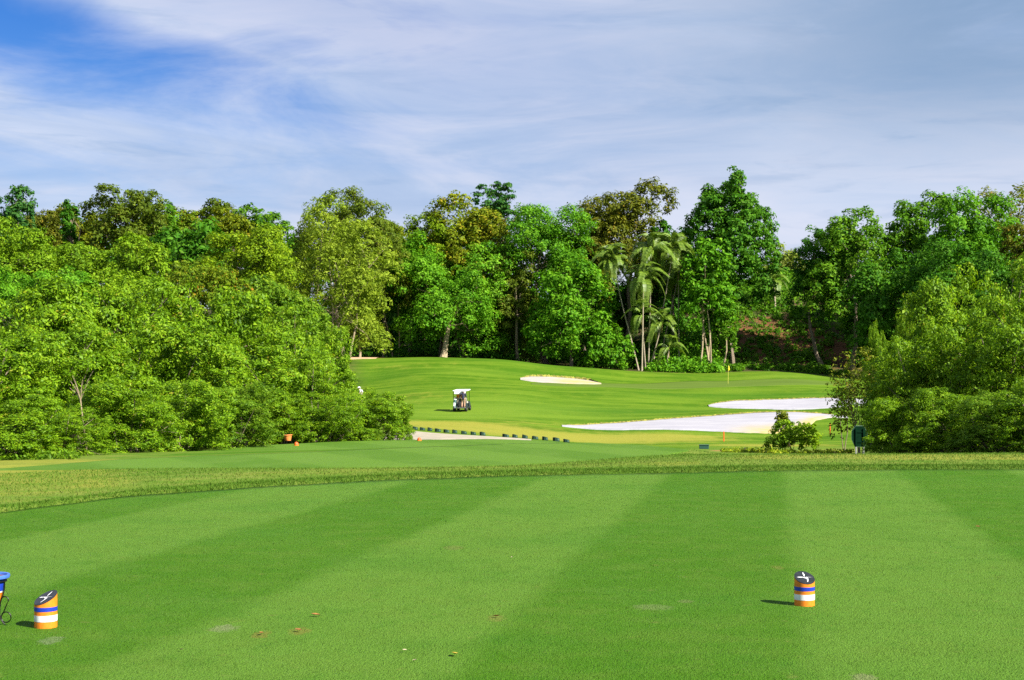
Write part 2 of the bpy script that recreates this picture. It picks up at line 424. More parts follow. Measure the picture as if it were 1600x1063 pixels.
TURF, t, b, _ = new_mat('mown_turf')
co = t.coord('Object'); c, f, g = turf_nodes(t, co)
t.set(b.inputs['Base Color'], c); b.inputs['Roughness'].default_value = .8; b.inputs['Specular IOR Level'].default_value = .05
rough_bump(t, b, t.math('ADD', f, g), .02, .8)

BLADE, t, b, out = new_mat('turf_blade')
co = t.coord('Object'); c, f, g = turf_nodes(t, co, False)
c = t.mix(t.attr('tint'), t.mix(1.0, c, (.62, .72, .5), 'MULTIPLY'), t.mix(1.0, c, (1.5, 1.28, 1.5), 'MULTIPLY'))
t.set(b.inputs['Base Color'], c); b.inputs['Roughness'].default_value = .6; b.inputs['Specular IOR Level'].default_value = .2
tr = t.node('ShaderNodeBsdfTranslucent'); t.set(tr.inputs[0], c)
mx = t.node('ShaderNodeMixShader'); mx.inputs[0].default_value = .3
t.l.new(b.outputs[0], mx.inputs[1]); t.l.new(tr.outputs[0], mx.inputs[2]); t.l.new(mx.outputs[0], out.inputs[0])

FWD, t, b, _ = new_mat('forward_tee_turf')
co = t.coord('Object'); x, y, z = t.sep(co)
n = t.noise(t.mapping(co, (1, .5, 1)), .8, 4, .6)
s = t.math('PINGPONG', t.math('DIVIDE', t.math('SUBTRACT', x, t.math('MULTIPLY', y, -.55)), 2.3), 1.0)
c = t.mix(t.step(s, .4, .6), (.080, .158, .014), (.062, .134, .009))
c = t.mix(t.step(n, .42, .66, 0, .5), c, (.088, .160, .020))
c = t.mix(t.step(t.noise(co, 18, 3, .7), .5, .75, 0, .45), c, (.028, .10, .008))
t.set(b.inputs['Base Color'], c); b.inputs['Roughness'].default_value = .8; b.inputs['Specular IOR Level'].default_value = .1
rough_bump(t, b, t.noise(co, 30, 3, .7), .03, .5)

GROUND, t, b, _ = new_mat('ground_grass')
co = t.coord('Object'); x, y, z = t.sep(co)
n_big = t.noise(t.mapping(co, (.5, .16, .5)), .35, 4, .6); n_mid = t.noise(t.mapping(co, (1, .3, 1)), .9, 4, .65); n_f = t.noise(co, 9, 4, .7)
n_str = t.noise(t.mapping(co, (.25, 1.0, .3), (5, 2, 0), (0, 0, R(12))), .35, 3, .6)
c = t.mix(t.step(n_str, .38, .62), (.100, .172, .012), (.050, .116, .005))
c = t.mix(t.step(n_mid, .45, .70, 0, .45), c, (.112, .172, .013))
c = t.mix(t.step(n_f, .48, .75, 0, .40), c, (.040, .098, .006))
mow = t.attr('mow')
c = t.mix(t.math('MULTIPLY', mow, .55), c, (.130, .208, .020))
shag = t.attr('shag')
c = t.mix(t.math('MULTIPLY', shag, t.step(n_f, .3, .6, .35, .85)), c, (.040, .112, .007))
ro = t.attr('rough')
rc = t.mix(t.step(t.noise(t.mapping(co, (.6, 1.1, 1)), 1.3, 5, .7), .36, .64), (.066, .138, .012), (.135, .172, .030))
rc = t.mix(t.step(t.noise(co, 26, 3, .7), .45, .75, 0, .6), rc, (.070, .110, .012))
c = t.mix(ro, c, rc)
dry = t.attr('dry')
n_dry = t.noise(t.mapping(co, (.22, .9, .3), (2, 9, 0), (0, 0, R(-7))), .8, 5, .65)
dm = t.step(t.math('ADD', dry, t.math('MULTIPLY', t.math('SUBTRACT', t.math('ADD', t.math('MULTIPLY', n_mid, .4), t.math('MULTIPLY', n_dry, .6)), .53), 2.4)), .10, 1.05)
c = t.mix(t.math('MULTIPLY', dm, .95), c, t.mix(n_f, (.190, .205, .022), (.245, .222, .042)))
soil = t.attr('soil')
sm = t.step(t.math('ADD', soil, t.math('MULTIPLY', t.math('SUBTRACT', t.noise(co, .55, 5, .65), .5), 2.0)), .45, .62)
c = t.mix(t.math('MULTIPLY', sm, t.step(soil, .05, .2)), c, t.mix(t.noise(co, 1.6, 4), (.24, .095, .035), (.34, .19, .085)))
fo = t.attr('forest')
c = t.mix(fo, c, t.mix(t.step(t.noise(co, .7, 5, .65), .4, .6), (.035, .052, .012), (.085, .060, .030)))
soil_shade = t.math('MULTIPLY', t.math('MULTIPLY', sm, t.step(soil, .05, .2)), fo)
c = t.mix(soil_shade, c, t.mix(t.noise(co, 1.6, 4), (.085, .038, .016), (.15, .078, .036)))  # soil under the trees: shade on the slope is put into its darker colour
t.set(b.inputs['Base Color'], c); b.inputs['Roughness'].default_value = .85; b.inputs['Specular IOR Level'].default_value = .03
rough_bump(t, b, t.math('ADD', t.math('MULTIPLY', n_f, .5), t.noise(co, 2.2, 3, .6)), .10, .5)

SAND, t, b, _ = new_mat('bunker_sand')
co = t.coord('Object')
n = t.noise(t.mapping(co, (.35, 1.0, 1)), .8, 4, .6)
c = t.mix(t.step(n, .35, .65), (.282, .275, .310), (.330, .322, .348))
c = t.mix(t.math('MULTIPLY', t.attr('wet'), t.step(t.noise(co, 1.3, 4, .6), .3, .6, .5, 1.0)), c, (.40, .31, .105))
t.set(b.inputs['Base Color'], c); b.inputs['Roughness'].default_value = .95; b.inputs['Specular IOR Level'].default_value = .05
rough_bump(t, b, t.noise(t.mapping(co, (1, 3, 1)), 4, 4, .6), .05, .14)

LIP = plain('bunker_lip_earth', (.16, .15, .025), .95, var=.5, scale=3)
PATH = plain('path_concrete', (.30, .262, .195), .9, var=.14, scale=1.2)
DIRT = plain('dirt_track', (.42, .27, .15), .95, var=.25, scale=.7)
GREEN_M, t, b, _ = new_mat('putting_green_turf')
co = t.coord('Object')
c = t.mix(t.step(t.noise(t.mapping(co, (.2, 1, 1)), .5, 3), .35, .65), (.078, .122, .020), (.090, .142, .022))
t.set(b.inputs['Base Color'], c); b.inputs['Roughness'].default_value = .85; b.inputs['Specular IOR Level'].default_value = .03

# --- the ground sheet
nl, nu = GX.shape
pxg = CX + GX / GY * FPX
V = np.stack([GX, GY, GZ], -1).reshape(-1, 3)
ii = np.arange(nl * nu).reshape(nl, nu)
F = np.stack([ii[:-1, :-1], ii[:-1, 1:], ii[1:, 1:], ii[1:, :-1]], -1).reshape(-1, 4)
tf = tee_far(GX)
rough = smooth01((GY - tf + .4) / .5) * (1 - smooth01((GY - 50) / 10))
rough = np.maximum(rough, smooth01((pxg - 1050) / 60) * smooth01((GY - 26) / 2) * (1 - smooth01((GY - 74) / 10)))
step_ = (1 - smooth01(np.abs(GY - (np.interp(GX, T2X, T2F) + np.interp(GX, T3X, T3N)) / 2) / 2.6)) * (GX > -9) * (GX < 3)
rough = rough * (1 - step_)
dry = (1.0 * blob(pxg, GY, 700, 99, 130, 6) + .95 * blob(pxg, GY, 880, 93, 170, 7) + .7 * blob(pxg, GY, 1060, 97, 120, 5) + .36 * blob(pxg, GY, 640, 138, 80, 7)
       + .34 * blob(pxg, GY, 630, 178, 70, 4) + .35 * blob(pxg, GY, 830, 108, 90, 5) + 0.15 * blob(pxg, GY, 700, 182, 60, 3) + .9 * blob(pxg, GY, 1200, 84, 110, 4) + .6 * blob(pxg, GY, 1300, 70, 60, 8))
dry = np.minimum(dry * 1.25, 1.2)
dry = np.maximum(dry, .78 * smooth01((pxg - 1080) / 120) * smooth01((GY - 27.5) / 1.2) * (1 - smooth01((GY - 33) / 3)))
dry = np.maximum(dry, .62 * (1 - smooth01((pxg - 120) / 200)) * smooth01((GY - tf - 1.5) / 3) * (1 - smooth01((GY - 33) / 3)))
dry = np.maximum(dry, .35 * np.exp(-((GY - tf - 3.2) / 1.6) ** 2) * (pxg < 1100))
soil = 1.05 * blob(pxg, GY, 1190, 216, 110, 9) + .8 * blob(pxg, GY, 1290, 212, 60, 6) + .9 * blob(pxg, GY, 560, 200, 60, 5) + .75 * blob(pxg, GY, 1320, 58, 45, 7) + .6 * blob(pxg, GY, 1150, 72, 40, 5)
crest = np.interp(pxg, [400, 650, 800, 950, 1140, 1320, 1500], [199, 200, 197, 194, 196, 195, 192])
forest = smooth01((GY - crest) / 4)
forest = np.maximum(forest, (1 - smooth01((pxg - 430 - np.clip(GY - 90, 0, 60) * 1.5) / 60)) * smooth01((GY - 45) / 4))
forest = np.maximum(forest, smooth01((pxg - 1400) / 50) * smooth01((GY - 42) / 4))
mow = blob(pxg, GY, 800, 126, 190, 9) + .8 * blob(pxg, GY, 700, 116, 90, 5) + .8 * blob(pxg, GY, 1230, 184, 110, 4) + .5 * blob(pxg, GY, 760, 172, 90, 4)
shag = .95 * blob(pxg, GY, 780, 190, 130, 4.5) + .9 * blob(pxg, GY, 1010, 128, 200, 4) + .9 * blob(pxg, GY, 1180, 149, 230, 3.6) + .8 * blob(pxg, GY, 850, 176, 90, 5) + .7 * blob(pxg, GY, 600, 170, 60, 7)
shag = np.maximum(shag, step_); shag = np.maximum(shag, .8 * np.exp(-((GY - tf - .25) / .30) ** 2))
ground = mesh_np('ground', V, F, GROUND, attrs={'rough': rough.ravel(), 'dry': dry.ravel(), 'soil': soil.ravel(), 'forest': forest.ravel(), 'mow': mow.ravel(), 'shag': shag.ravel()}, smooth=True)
tag(ground, 'rolling grass ground of the golf hole from tee to wooded hill', kind='structure')

def sheet(name, xs, near, far, mat, off, rows=24, wig=0.0, attr=None, seed=1):
    """a sheet lying on the ground between two edges given over x"""
    rng = np.random.default_rng(seed)
    xs = np.asarray(xs, float); nx = len(xs)
    def jit(): return np.convolve(rng.normal(0, 1, nx + 4), np.ones(5) / 5, 'valid') * wig
    n = np.asarray(near) + jit(); f_ = np.maximum(np.asarray(far) + jit(), n + .02)
    tt = np.linspace(0, 1, rows)[:, None]
    Yg = n[None] * (1 - tt) + f_[None] * tt; Xg = np.repeat(xs[None], rows, 0)
    Zg = H(Xg, Yg) + off
    Xg = np.concatenate([Xg[:1], Xg, Xg[-1:]]); sk = 6 * off; Yg = np.concatenate([Yg[:1] - sk, Yg, Yg[-1:] + .01]); Zg = np.concatenate([H(Xg[:1], Yg[:1]) - .012, Zg, Zg[-1:] - off - .05]); tt = np.concatenate([tt[:1], tt, tt[-1:]]); rows += 2
    V = np.stack([Xg, Yg, Zg], -1)
    i2 = np.arange(rows * nx).reshape(rows, nx)
    F = np.stack([i2[:-1, :-1], i2[:-1, 1:], i2[1:, 1:], i2[1:, :-1]], -1).reshape(-1, 4)
    at = {'wet': attr(Xg, Yg, tt * np.ones_like(Xg)).ravel()} if attr else None
    o = mesh_np(name, V.reshape(-1, 3), F, mat, attrs=at, smooth=True)
    return o, xs, n, f_

xs = np.linspace(-11, 13, 200)
o, *_ = sheet('teeing_ground', xs, np.full(200, .8), tee_far(xs) - .02, TURF, .005, 60, .04); tag(o, kind='structure')
xs = np.linspace(-10.9, 4.64, 160)
o, *_ = sheet('forward_tee', xs, np.interp(xs, T2X, T2N), np.interp(xs, T2X, T2F), FWD, .02, 30, .22); tag(o, kind='structure')
xs = np.linspace(-9.9, 2.58, 140)
o, *_ = sheet('forward_tee', xs, np.interp(xs, T3X, T3N), np.interp(xs, T3X, T3F), FWD, .02, 30, .2); tag(o, kind='structure')

def pxsheet(name, rows_, mat, off, n=160, wig=.15, attr=None, seed=3, lip=0.0, rows=24):
    """rows_: (px, Ynear, Yfar); the strip is laid over x measured at its mid distance"""
    a = np.array(rows_, float); xm = (a[:, 0] - CX) / FPX * (a[:, 1] + a[:, 2]) / 2
    xs = np.linspace(xm[0], xm[-1], n)
    o, xs, nn, ff = sheet(name, xs, np.interp(xs, xm, a[:, 1]), np.interp(xs, xm, a[:, 2]), mat, off, rows, wig, attr, seed)
    tag(o, kind='structure')
    if lip:                                        # turf edge standing above the sand along its far side
        rng = np.random.default_rng(seed + 50)
        hh = lip * (.6 + .8 * rng.random(n)) * np.clip(np.minimum(np.arange(n), np.arange(n)[::-1]) / 12, .15, 1)
        z0 = H(xs, ff)
        A = np.stack([xs, ff - .02, z0 + off * .5], -1); B = np.stack([xs, ff + .06, z0 + off + hh], -1); D = np.stack([xs, ff + .9, H(xs, ff + .9) - .03], -1)
        Vv = np.concatenate([A, B, D]); k = np.arange(n - 1)
        Ff = np.concatenate([np.stack([k, k + 1, n + k + 1, n + k], -1), np.stack([n + k, n + k + 1, 2 * n + k + 1, 2 * n + k], -1)])
        l = mesh_np('bunker_lip', Vv, Ff, [LIP, GROUND], o, attrs={'shag': np.ones(3 * n)}, midx=np.r_[np.zeros(n - 1), np.ones(n - 1)], smooth=False)
    return o

def wet1(x, y, tt):
    px = CX + x / y * FPX
    return smooth01((px - 1120) / 90) * (1 - smooth01((px - 1260) / 60)) * (1 - smooth01((tt - .05) / .42))
pxsheet('sand_bunker', [(878, 107.6, 107.9), (900, 107.0, 108.6), (950, 105.8, 111.2), (1050, 104.6, 113.8), (1130, 103.8, 115.4), (1200, 103.4, 116.2), (1228, 103.8, 116.2), (1240, 106.5, 116), (1262, 110.5, 115.6), (1290, 112.3, 114.6), (1322, 112.6, 113.2)],
        SAND, .09, 220, .18, wet1, 11, .09)
pxsheet('sand_bunker', [(1107, 137.2, 137.5), (1125, 135.6, 140), (1160, 134.6, 142.6), (1220, 134.2, 143.6), (1280, 134.4, 143.4), (1330, 135.4, 142.6), (1362, 137, 140.5), (1372, 138.4, 138.8)],
        SAND, .10, 180, .2, None, 12, .09)
def wet3(x, y, tt):
    px = CX + x / y * FPX
    return .75 * smooth01((px - 850) / 40) * np.clip(1.1 - np.abs(tt - .35) * 1.6, 0, 1) + .3
pxsheet('sand_bunker', [(813, 166.8, 167.2), (830, 165.4, 170.5), (860, 164.8, 172.8), (900, 165.0, 173.8), (925, 166.2, 172.6), (939, 168.4, 169)],
        SAND, .14, 120, .12, wet3, 13, .22)
pxsheet('putting_green', [(830, 160, 162), (900, 158.5, 168), (1000, 160, 174), (1100, 163, 179), (1180, 165, 180), (1260, 168, 178), (1330, 172, 174)], GREEN_M, .035, 160, .15, None, 14)
pxsheet('cart_path', [(600, 76.5, 90), (645, 76.6, 87.6), (700, 76.8, 84.6), (750, 77, 82.0), (790, 77.4, 79.8), (830, 77.8, 78.6)], PATH, .05, 90, .08, None, 15)
pxsheet('dirt_track', [(500, 185, 199), (530, 188.5, 197), (560, 192, 196.5), (590, 194.5, 197)], DIRT, .10, 60, .2, None, 16)

# ------------------------------------------------------------------ grass as stuff
def blades(name, xy, hgt, wid, lean, mat, rng, tint):
    n = len(xy); z = H(xy[:, 0], xy[:, 1])
    a = rng.random(n) * 2 * np.pi; sx = np.stack([np.cos(a), np.sin(a), np.zeros(n)], -1)
    la = rng.random(n) * 2 * np.pi; ln = lean * rng.random(n)
    base = np.stack([xy[:, 0], xy[:, 1], z], -1)
    tip = base + np.stack([np.cos(la) * ln * hgt, np.sin(la) * ln * hgt, hgt], -1)
    V = np.stack([base - sx * wid[:, None] / 2, base + sx * wid[:, None] / 2, tip], 1).reshape(-1, 3)
    F = np.arange(3 * n).reshape(n, 3)
    return mesh_np(name, V, F, mat, attrs={'tint': np.repeat(tint, 3)})
rng = np.random.default_rng(5)
n = 230000
Yb = 6.6 * (25 / 6.6) ** (rng.random(n) ** 1.15)
xb = Yb * (rng.random(n) * .86 - .43)
k = Yb < tee_far(xb) - .05
xy = np.stack([xb, Yb], -1)[k]; nb = len(xy)
o = blades('turf_grass', xy, .009 + .012 * rng.random(nb), .0035 * (xy[:, 1] / 8) ** .7, 1.6, BLADE, rng, rng.random(nb)); tag(o, 'short mown grass blades on the near tee', 'grass', kind='stuff')

ROUGHB, t, b, out = new_mat('rough_grass_blade')
rp = t.node('ShaderNodeValToRGB'); e = rp.color_ramp.elements
e[0].color = (.040, .110, .006, 1); e[1].position = .45; e[1].color = (.095, .178, .014, 1); q = e.new(.8); q.color = (.165, .195, .042, 1); q = e.new(1.0); q.color = (.30, .25, .09, 1)
t.set(rp.inputs[0], t.attr('tint')); t.set(b.inputs['Base Color'], rp.outputs[0]); b.inputs['Roughness'].default_value = .7
b.inputs['Specular IOR Level'].default_value = .15
tr = t.node('ShaderNodeBsdfTranslucent'); t.set(tr.inputs[0], rp.outputs[0])
mx = t.node('ShaderNodeMixShader'); mx.inputs[0].default_value = .3
t.l.new(b.outputs[0], mx.inputs[1]); t.l.new(tr.outputs[0], mx.inputs[2]); t.l.new(mx.outputs[0], out.inputs[0])
n = 150000
xb = rng.random(n) * 26 - 13.5
eb = np.where(rng.random(n) < .42, rng.random(n) * 1.4 - .08, rng.random(n) * 13)
Yb = tee_far(xb) + eb
def inq(x, y, X_, N, F_): return (x > X_[0]) & (x < X_[-1]) & (y > np.interp(x, X_, N) - .05) & (y < np.interp(x, X_, F_) + .05)
k = (np.abs(xb) < Yb * .42) & (~inq(xb, Yb, T2X, T2N, T2F)) & (~inq(xb, Yb, T3X, T3N, T3F))
xb, Yb, eb = xb[k], Yb[k], eb[k]; nb = len(xb)
tint = np.clip(np.where(eb < 1.3, .05 + .42 * rng.random(nb), .12 + .40 * rng.random(nb) + .26 * np.exp(-((eb - 4) / 2.2) ** 2)), 0, 1)
o = blades('rough_grass', np.stack([xb, Yb], -1), np.where(eb < 1.3, .018 + .030 * rng.random(nb) ** 1.6 + .03 * (rng.random(nb) < .06), .014 + .026 * rng.random(nb) ** 1.5 + .03 * (rng.random(nb) < .03)), .010 + .006 * rng.random(nb), 1.2, ROUGHB, rng, tint)
tag(o, 'longer yellowish rough grass round the tees', 'grass', kind='stuff')

# ------------------------------------------------------------------ foliage
def unit(v): return v / np.maximum(np.linalg.norm(v, axis=-1, keepdims=True), 1e-9)
def rdir(rng, n): return unit(rng.normal(size=(n, 3)))

def leaf_quads(rng, cen, nor, L, Wd, droop=.35):
    n = len(cen)
    ax = rdir(rng, n); ax[:, 2] -= droop
    ax = unit(ax - nor * np.sum(ax * nor, -1, keepdims=True))
    sd = np.cross(nor, ax)
    L = L * np.clip(np.exp(rng.normal(-.05, .36, n)), .4, 1.9); Wd = Wd * np.clip(np.exp(rng.normal(-.05, .34, n)), .4, 1.9)
    a = ax * (L / 2)[:, None]; s_ = sd * (Wd / 2)[:, None]
    fold = nor * (Wd * .18)[:, None]
    V = np.stack([cen - a, cen + s_ - a * .1 + fold, cen + a, cen - s_ - a * .1 + fold], 1)
    return V.reshape(-1, 3)

def lobes_for(rng, shape, nl):
    """lobe centres and radii in the unit crown"""
    if isinstance(shape, list): return np.array([(a, rng.normal() * .3 * (1 - abs(a)), b_, c_) for a, b_, c_ in shape])
    out = [(0, 0, -.05, .50)]
    for i in range(nl):
        if shape == 'cone':
            z = -0.75 + 1.6 * ((i + .5) / nl); w_ = .70 * (1 - (z + .75) / 1.85); r_ = .20 + .24 * (1 - (z + .75) / 1.7)
        elif shape == 'column':
            z = -.8 + 1.6 * ((i + .5) / nl); w_ = .45; r_ = .36
        elif shape == 'dome':
            z = -.72 + 1.25 * ((i + .5) / nl); w_ = .66 * math.sqrt(max(0.05, 1 - ((z + .72) / 1.45) ** 2)); r_ = .30 + .16 * rng.random()
        elif shape == 'umbrella':
            z = -.1 + .7 * rng.random(); w_ = .72 * (1 - .5 * max(z, 0)); r_ = .28 + .1 * rng.random()
        elif shape == 'upright':
            z = -.75 + 1.5 * ((i + .5) / nl); w_ = .62 * (1 - .45 * max(z, 0)); r_ = .24 + .13 * rng.random()
        else:
            z = -.72 + 1.36 * ((i + .5) / nl); w_ = .66 * math.sqrt(max(.05, 1 - (z / 1.0) ** 2)); r_ = .28 + .17 * rng.random()
        a = i * 2.39996 + rng.random() * 1.2; q = w_ * (.72 + .38 * rng.random())
        out.append((q * math.cos(a), q * math.sin(a), z, r_))
    if shape == 'cone': out = out[1:] + [(0, 0, -.3, .34), (0, 0, .1, .25)]
    return np.array(out)

def crown_data(rng, cen, half, shape, nleaf, L, lobes=9, clump=.12, gap=0.0, wide=.55, up=.35, tint0=0.0, squash=.8):
    cen = np.asarray(cen, float); half = np.asarray(half, float)
    lb = lobes_for(rng, shape, lobes)
    w_ = lb[:, 3] ** 2; w_ /= w_.sum()
    hm = float(half.mean())
    ncl = int(max(60, 6.5 / clump ** 2 * (w_.size / 10) ** .3))
    li = rng.choice(len(lb), ncl * 3, p=w_)
    dd = rdir(rng, ncl * 3); dd[:, 2] = np.where(dd[:, 2] < -.55, -dd[:, 2], dd[:, 2])
    pos = lb[li, :3] + dd * lb[li, 3:4] * (.72 + .34 * rng.random((ncl * 3, 1)))
    dl = np.linalg.norm(pos[:, None] - lb[None, :, :3], axis=-1) / lb[None, :, 3]
    keep = dl.min(1) > .66
    pos, dd = pos[keep][:ncl], dd[keep][:ncl]; ncl = len(pos)
    if gap:
        k_ = rng.random(ncl) > gap; pos, dd = pos[k_], dd[k_]; ncl = len(pos)
    rc = clump * (.65 + .8 * rng.random(ncl))
    for ax_ in range(3):                               # fill the crown's box
        lo_ = np.percentile(pos[:, ax_] - rc * .7, 1.5); hi_ = np.percentile(pos[:, ax_] + rc * .7, 98.5)
        pos[:, ax_] = (pos[:, ax_] - lo_) / (hi_ - lo_) * 2 - 1; lb[:, ax_] = (lb[:, ax_] - lo_) / (hi_ - lo_) * 2 - 1
    iso = half.min() * .55 + half.mean() * .45
    ctint = rng.normal(0, .11, ncl)
    pw = rc ** 2; ci = rng.choice(ncl, nleaf, p=pw / pw.sum())
    ld = rdir(rng, nleaf); ld[:, 2] = np.where((ld[:, 2] < -.3) & (rng.random(nleaf) < .6), -ld[:, 2], ld[:, 2])
    rad = rc[ci] * (.35 + .7 * rng.random(nleaf) ** .6)
    lp = pos[ci] + ld * rad[:, None] * np.array([1, 1, squash]) * (iso / half)
    # some leaves further in, so the crown is not hollow
    k_ = rng.random(nleaf) < .14
    lp[k_] *= (.35 + .6 * rng.random(k_.sum()))[:, None]
    lp = cen + lp * half
    nor = unit(ld * .75 + dd[ci] * .45 + rdir(rng, nleaf) * .75 + np.array([0, 0, up]))
    Vv = leaf_quads(rng, lp, nor, np.full(nleaf, L), np.full(nleaf, L * wide))
    tint = np.clip(.42 + tint0 + ctint[ci] + rng.normal(0, .19, nleaf), 0, 1)
    wpos = cen + lb[:, :3] * half
    return Vv, np.repeat(tint, 4), wpos, cen + pos * half

def quads(n): return np.arange(4 * n).reshape(n, 4)

def limbs(rng, base, cen, targets, r0, bend=.06, multi=1, fork=.55, seg=7, lean=.5):
    """tapered trunk(s) with limbs to the crown's lobes"""
    m = MB(); base = Vector(base); cen = Vector(cen)
    Ht = (cen - base).length
    for k in range(multi):
        off = Vector((rng.normal() * r0 * (2.0 if multi > 1 else 0), rng.normal() * r0 * (2.0 if multi > 1 else 0), 0))
        top = cen + Vector((rng.uniform(-1, 1), rng.uniform(-1, 1), 0)) * lean * (1.0 if multi > 1 else .15)
        bx, by = rng.normal() * bend * Ht, rng.normal() * bend * Ht
        pts, rad = [], []
        for i in range(9):
            t_ = i / 8
            q = (base + off).lerp(top, t_) + Vector((bx, by, 0)) * math.sin(t_ * math.pi) + Vector((rng.normal(), rng.normal(), 0)) * Ht * .006
            pts.append(q); rad.append(r0 * (1.35 if i == 0 else 1 - .72 * t_) / (multi ** .45))
        m.tube(pts, rad, seg)
        tg = [q for j, q in enumerate(targets) if j % multi == k]
        for q in tg:
            q = Vector(q); t_ = fork + .38 * rng.random(); i = min(int(t_ * 8), 7)
            s_ = pts[i].lerp(pts[i + 1], t_ * 8 - i)
            mid = s_.lerp(q, .5) + Vector((rng.normal(), rng.normal(), rng.normal() + .6)) * (q - s_).length * .10
            end = s_.lerp(q, .96)
            rr = rad[i] * .55
            m.tube([s_, s_.lerp(mid, .5) , mid, mid.lerp(end, .5), end], [rr, rr * .85, rr * .65, rr * .45, rr * .22], 5)
    return m

TREES = []
def tree(name, label, px, Y, top, bot, wpx, kind, seed, shape='round', group=None, bark=BARK, dens=1.0, lsz=.0020, lobes=10, clump=.125,
         gap=0.0, trunk_px=None, base_dY=0.0, r0=None, multi=1, cat='tree', depth=.9, tint0=0.0, squash=.8, wide=.55, bend=.05, fork=.55, base_py=None):
    rng = np.random.default_rng(seed)
    x = X(px, Y); zt, zb = zof(top, Y), zof(bot, Y)
    hx = wpx * (1.16 if cat == 'tree' else 1.0) / 2 / FPX * Y; hz = (zt - zb) / 2
    cen = np.array([x, Y, (zt + zb) / 2]); half = np.array([hx, max(hx * depth, hz * .35), hz])
    bx = X(trunk_px if trunk_px is not None else px, Y); by = Y + base_dY; bz = h(bx, by) - .15
    if base_py is not None: bz = min(zof(base_py, by), bz + 6) if zof(base_py, by) > bz else bz
    lsz *= rng.uniform(.85, 1.22); clump *= rng.uniform(.78, 1.25)
    L = max(lsz * Y, .05)
    nleaf = int(dens * 14.5 * (hx * hz * math.pi) / (L * L * wide))
    nleaf = int(min(max(nleaf, 900), 45000))
    root = empty(name, (bx, by, bz))
    Vv, tint, lobew, cl = crown_data(rng, cen, half, shape, nleaf, L, lobes, clump, gap, wide, .35, tint0, squash)
    org = np.array([bx, by, bz])
    mesh_np('crown', Vv - org, quads(nleaf), LM[kind], root, attrs={'tint': tint})
    tg = list(lobew[1:]) + [cl[i] for i in rng.choice(len(cl), min(6, len(cl)), replace=False)]
    m = limbs(rng, (0, 0, 0), Vector(cen + np.array([0, 0, half[2] * .25]) - org), [q - org for q in tg], r0 or max(.10, .016 * (zt - bz)), bend, multi, fork, lean=hx * .45)
    m.build('trunk', bark, root, smooth=True)
    tag(root, label, cat, group)
    TREES.append(root)
    return root

G_SKY = 'trees along the forest skyline'
G_HILL = 'trees on the wooded slope left of the fairway'
G_EDGE = 'trees along the forest edge behind the green'
G_RIGHT = 'trees on the right-hand bank'

# --- skyline, left to right
tree('broadleaf_tree', 'feathery blue-green tree poking above the skyline at the far left edge', 8, 170, 290, 425, 78, 'blue', 101, 'upright', G_SKY, lobes=11)
tree('broadleaf_tree', 'bronze-brown round tree just right of the feathery blue-green one', 68, 185, 316, 402, 92, 'brown', 102, 'round', G_SKY)
tree('broadleaf_tree', 'slim dark spire-like tree rising between bronze and large olive trees', 109, 178, 311, 392, 24, 'dark', 103, 'column', G_SKY, lobes=7, clump=.2)
tree('broadleaf_tree', 'yellow-tinged small tree behind the slim dark spire', 128, 190, 322, 400, 66, 'flush', 104, 'round', G_SKY)
tree('broadleaf_tree', 'large round olive-green tree standing highest on the left skyline', 196, 175, 292, 402, 112, 'olive', 105, 'round', G_SKY, lobes=13, clump=.11, r0=.35)
tree('broadleaf_tree', 'green tree leaning on the right shoulder of the large olive tree', 243, 182, 312, 400, 62, 'jungle', 106, 'dome', G_SKY)
tree('broadleaf_tree', 'rusty-topped low tree in the skyline dip right of the olive tree', 290, 190, 326, 400, 76, 'orange', 107, 'dome', G_SKY)
tree('broadleaf_tree', 'dark olive flat-topped tree above the bright yellow-green tree', 346, 192, 312, 402, 74, 'olive', 108, 'dome', G_SKY)
tree('broadleaf_tree', 'yellow-olive tree directly behind the bright yellow-green crown', 366, 170, 326, 400, 66, 'flush', 109, 'round', G_SKY)
tree('broadleaf_tree', 'mid-green round tree on the skyline left of the tall pale tree', 410, 188, 322, 412, 78, 'jungle', 110, 'round', G_SKY)
tree('broadleaf_tree', 'big dark olive tree peeping over the tall pale airy tree', 535, 198, 303, 470, 170, 'olive', 111, 'dome', G_SKY, lobes=13, tint0=.08)
tree('broadleaf_tree', 'orange-tinted tree beyond the right side of the pale airy tree', 602, 205, 342, 470, 72, 'flush', 112, 'upright', G_SKY)
tree('broadleaf_tree', 'dark green tree filling the skyline gap right of the pale airy tree', 640, 212, 352, 500, 84, 'jungle', 113, 'round', G_SKY)
tree('broadleaf_tree', 'tall yellow and green tree standing behind the broad forked tree', 725, 210, 306, 470, 128, 'flush', 114, 'upright', G_SKY, lobes=13, tint0=.06)
tree('tiered_tree', 'blue-green tiered tree poking above the skyline near the middle', 776, 222, 280, 410, 66, 'blue', 115, 'upright', G_SKY, lobes=12, clump=.13, gap=.25, squash=.4)
tree('broadleaf_tree', 'bright green large-leaved tree right of the tiered tree', 852, 208, 320, 460, 136, 'bright', 116, 'dome', G_SKY, lobes=13)
tree('broadleaf_tree', 'tall bronze-olive tree towering behind the palm clump', 975, 214, 288, 450, 142, 'brown', 117, 'upright', G_SKY, lobes=14, r0=.45)
tree('broadleaf_tree', 'bronze low shoulder tree between tall bronze tree and palms', 920, 210, 362, 470, 80, 'brown', 118, 'round', G_SKY)
tree('broadleaf_tree', 'small dark green treetop right of the tall bronze tree', 1052, 216, 345, 470, 66, 'dark', 119, 'round', G_SKY)
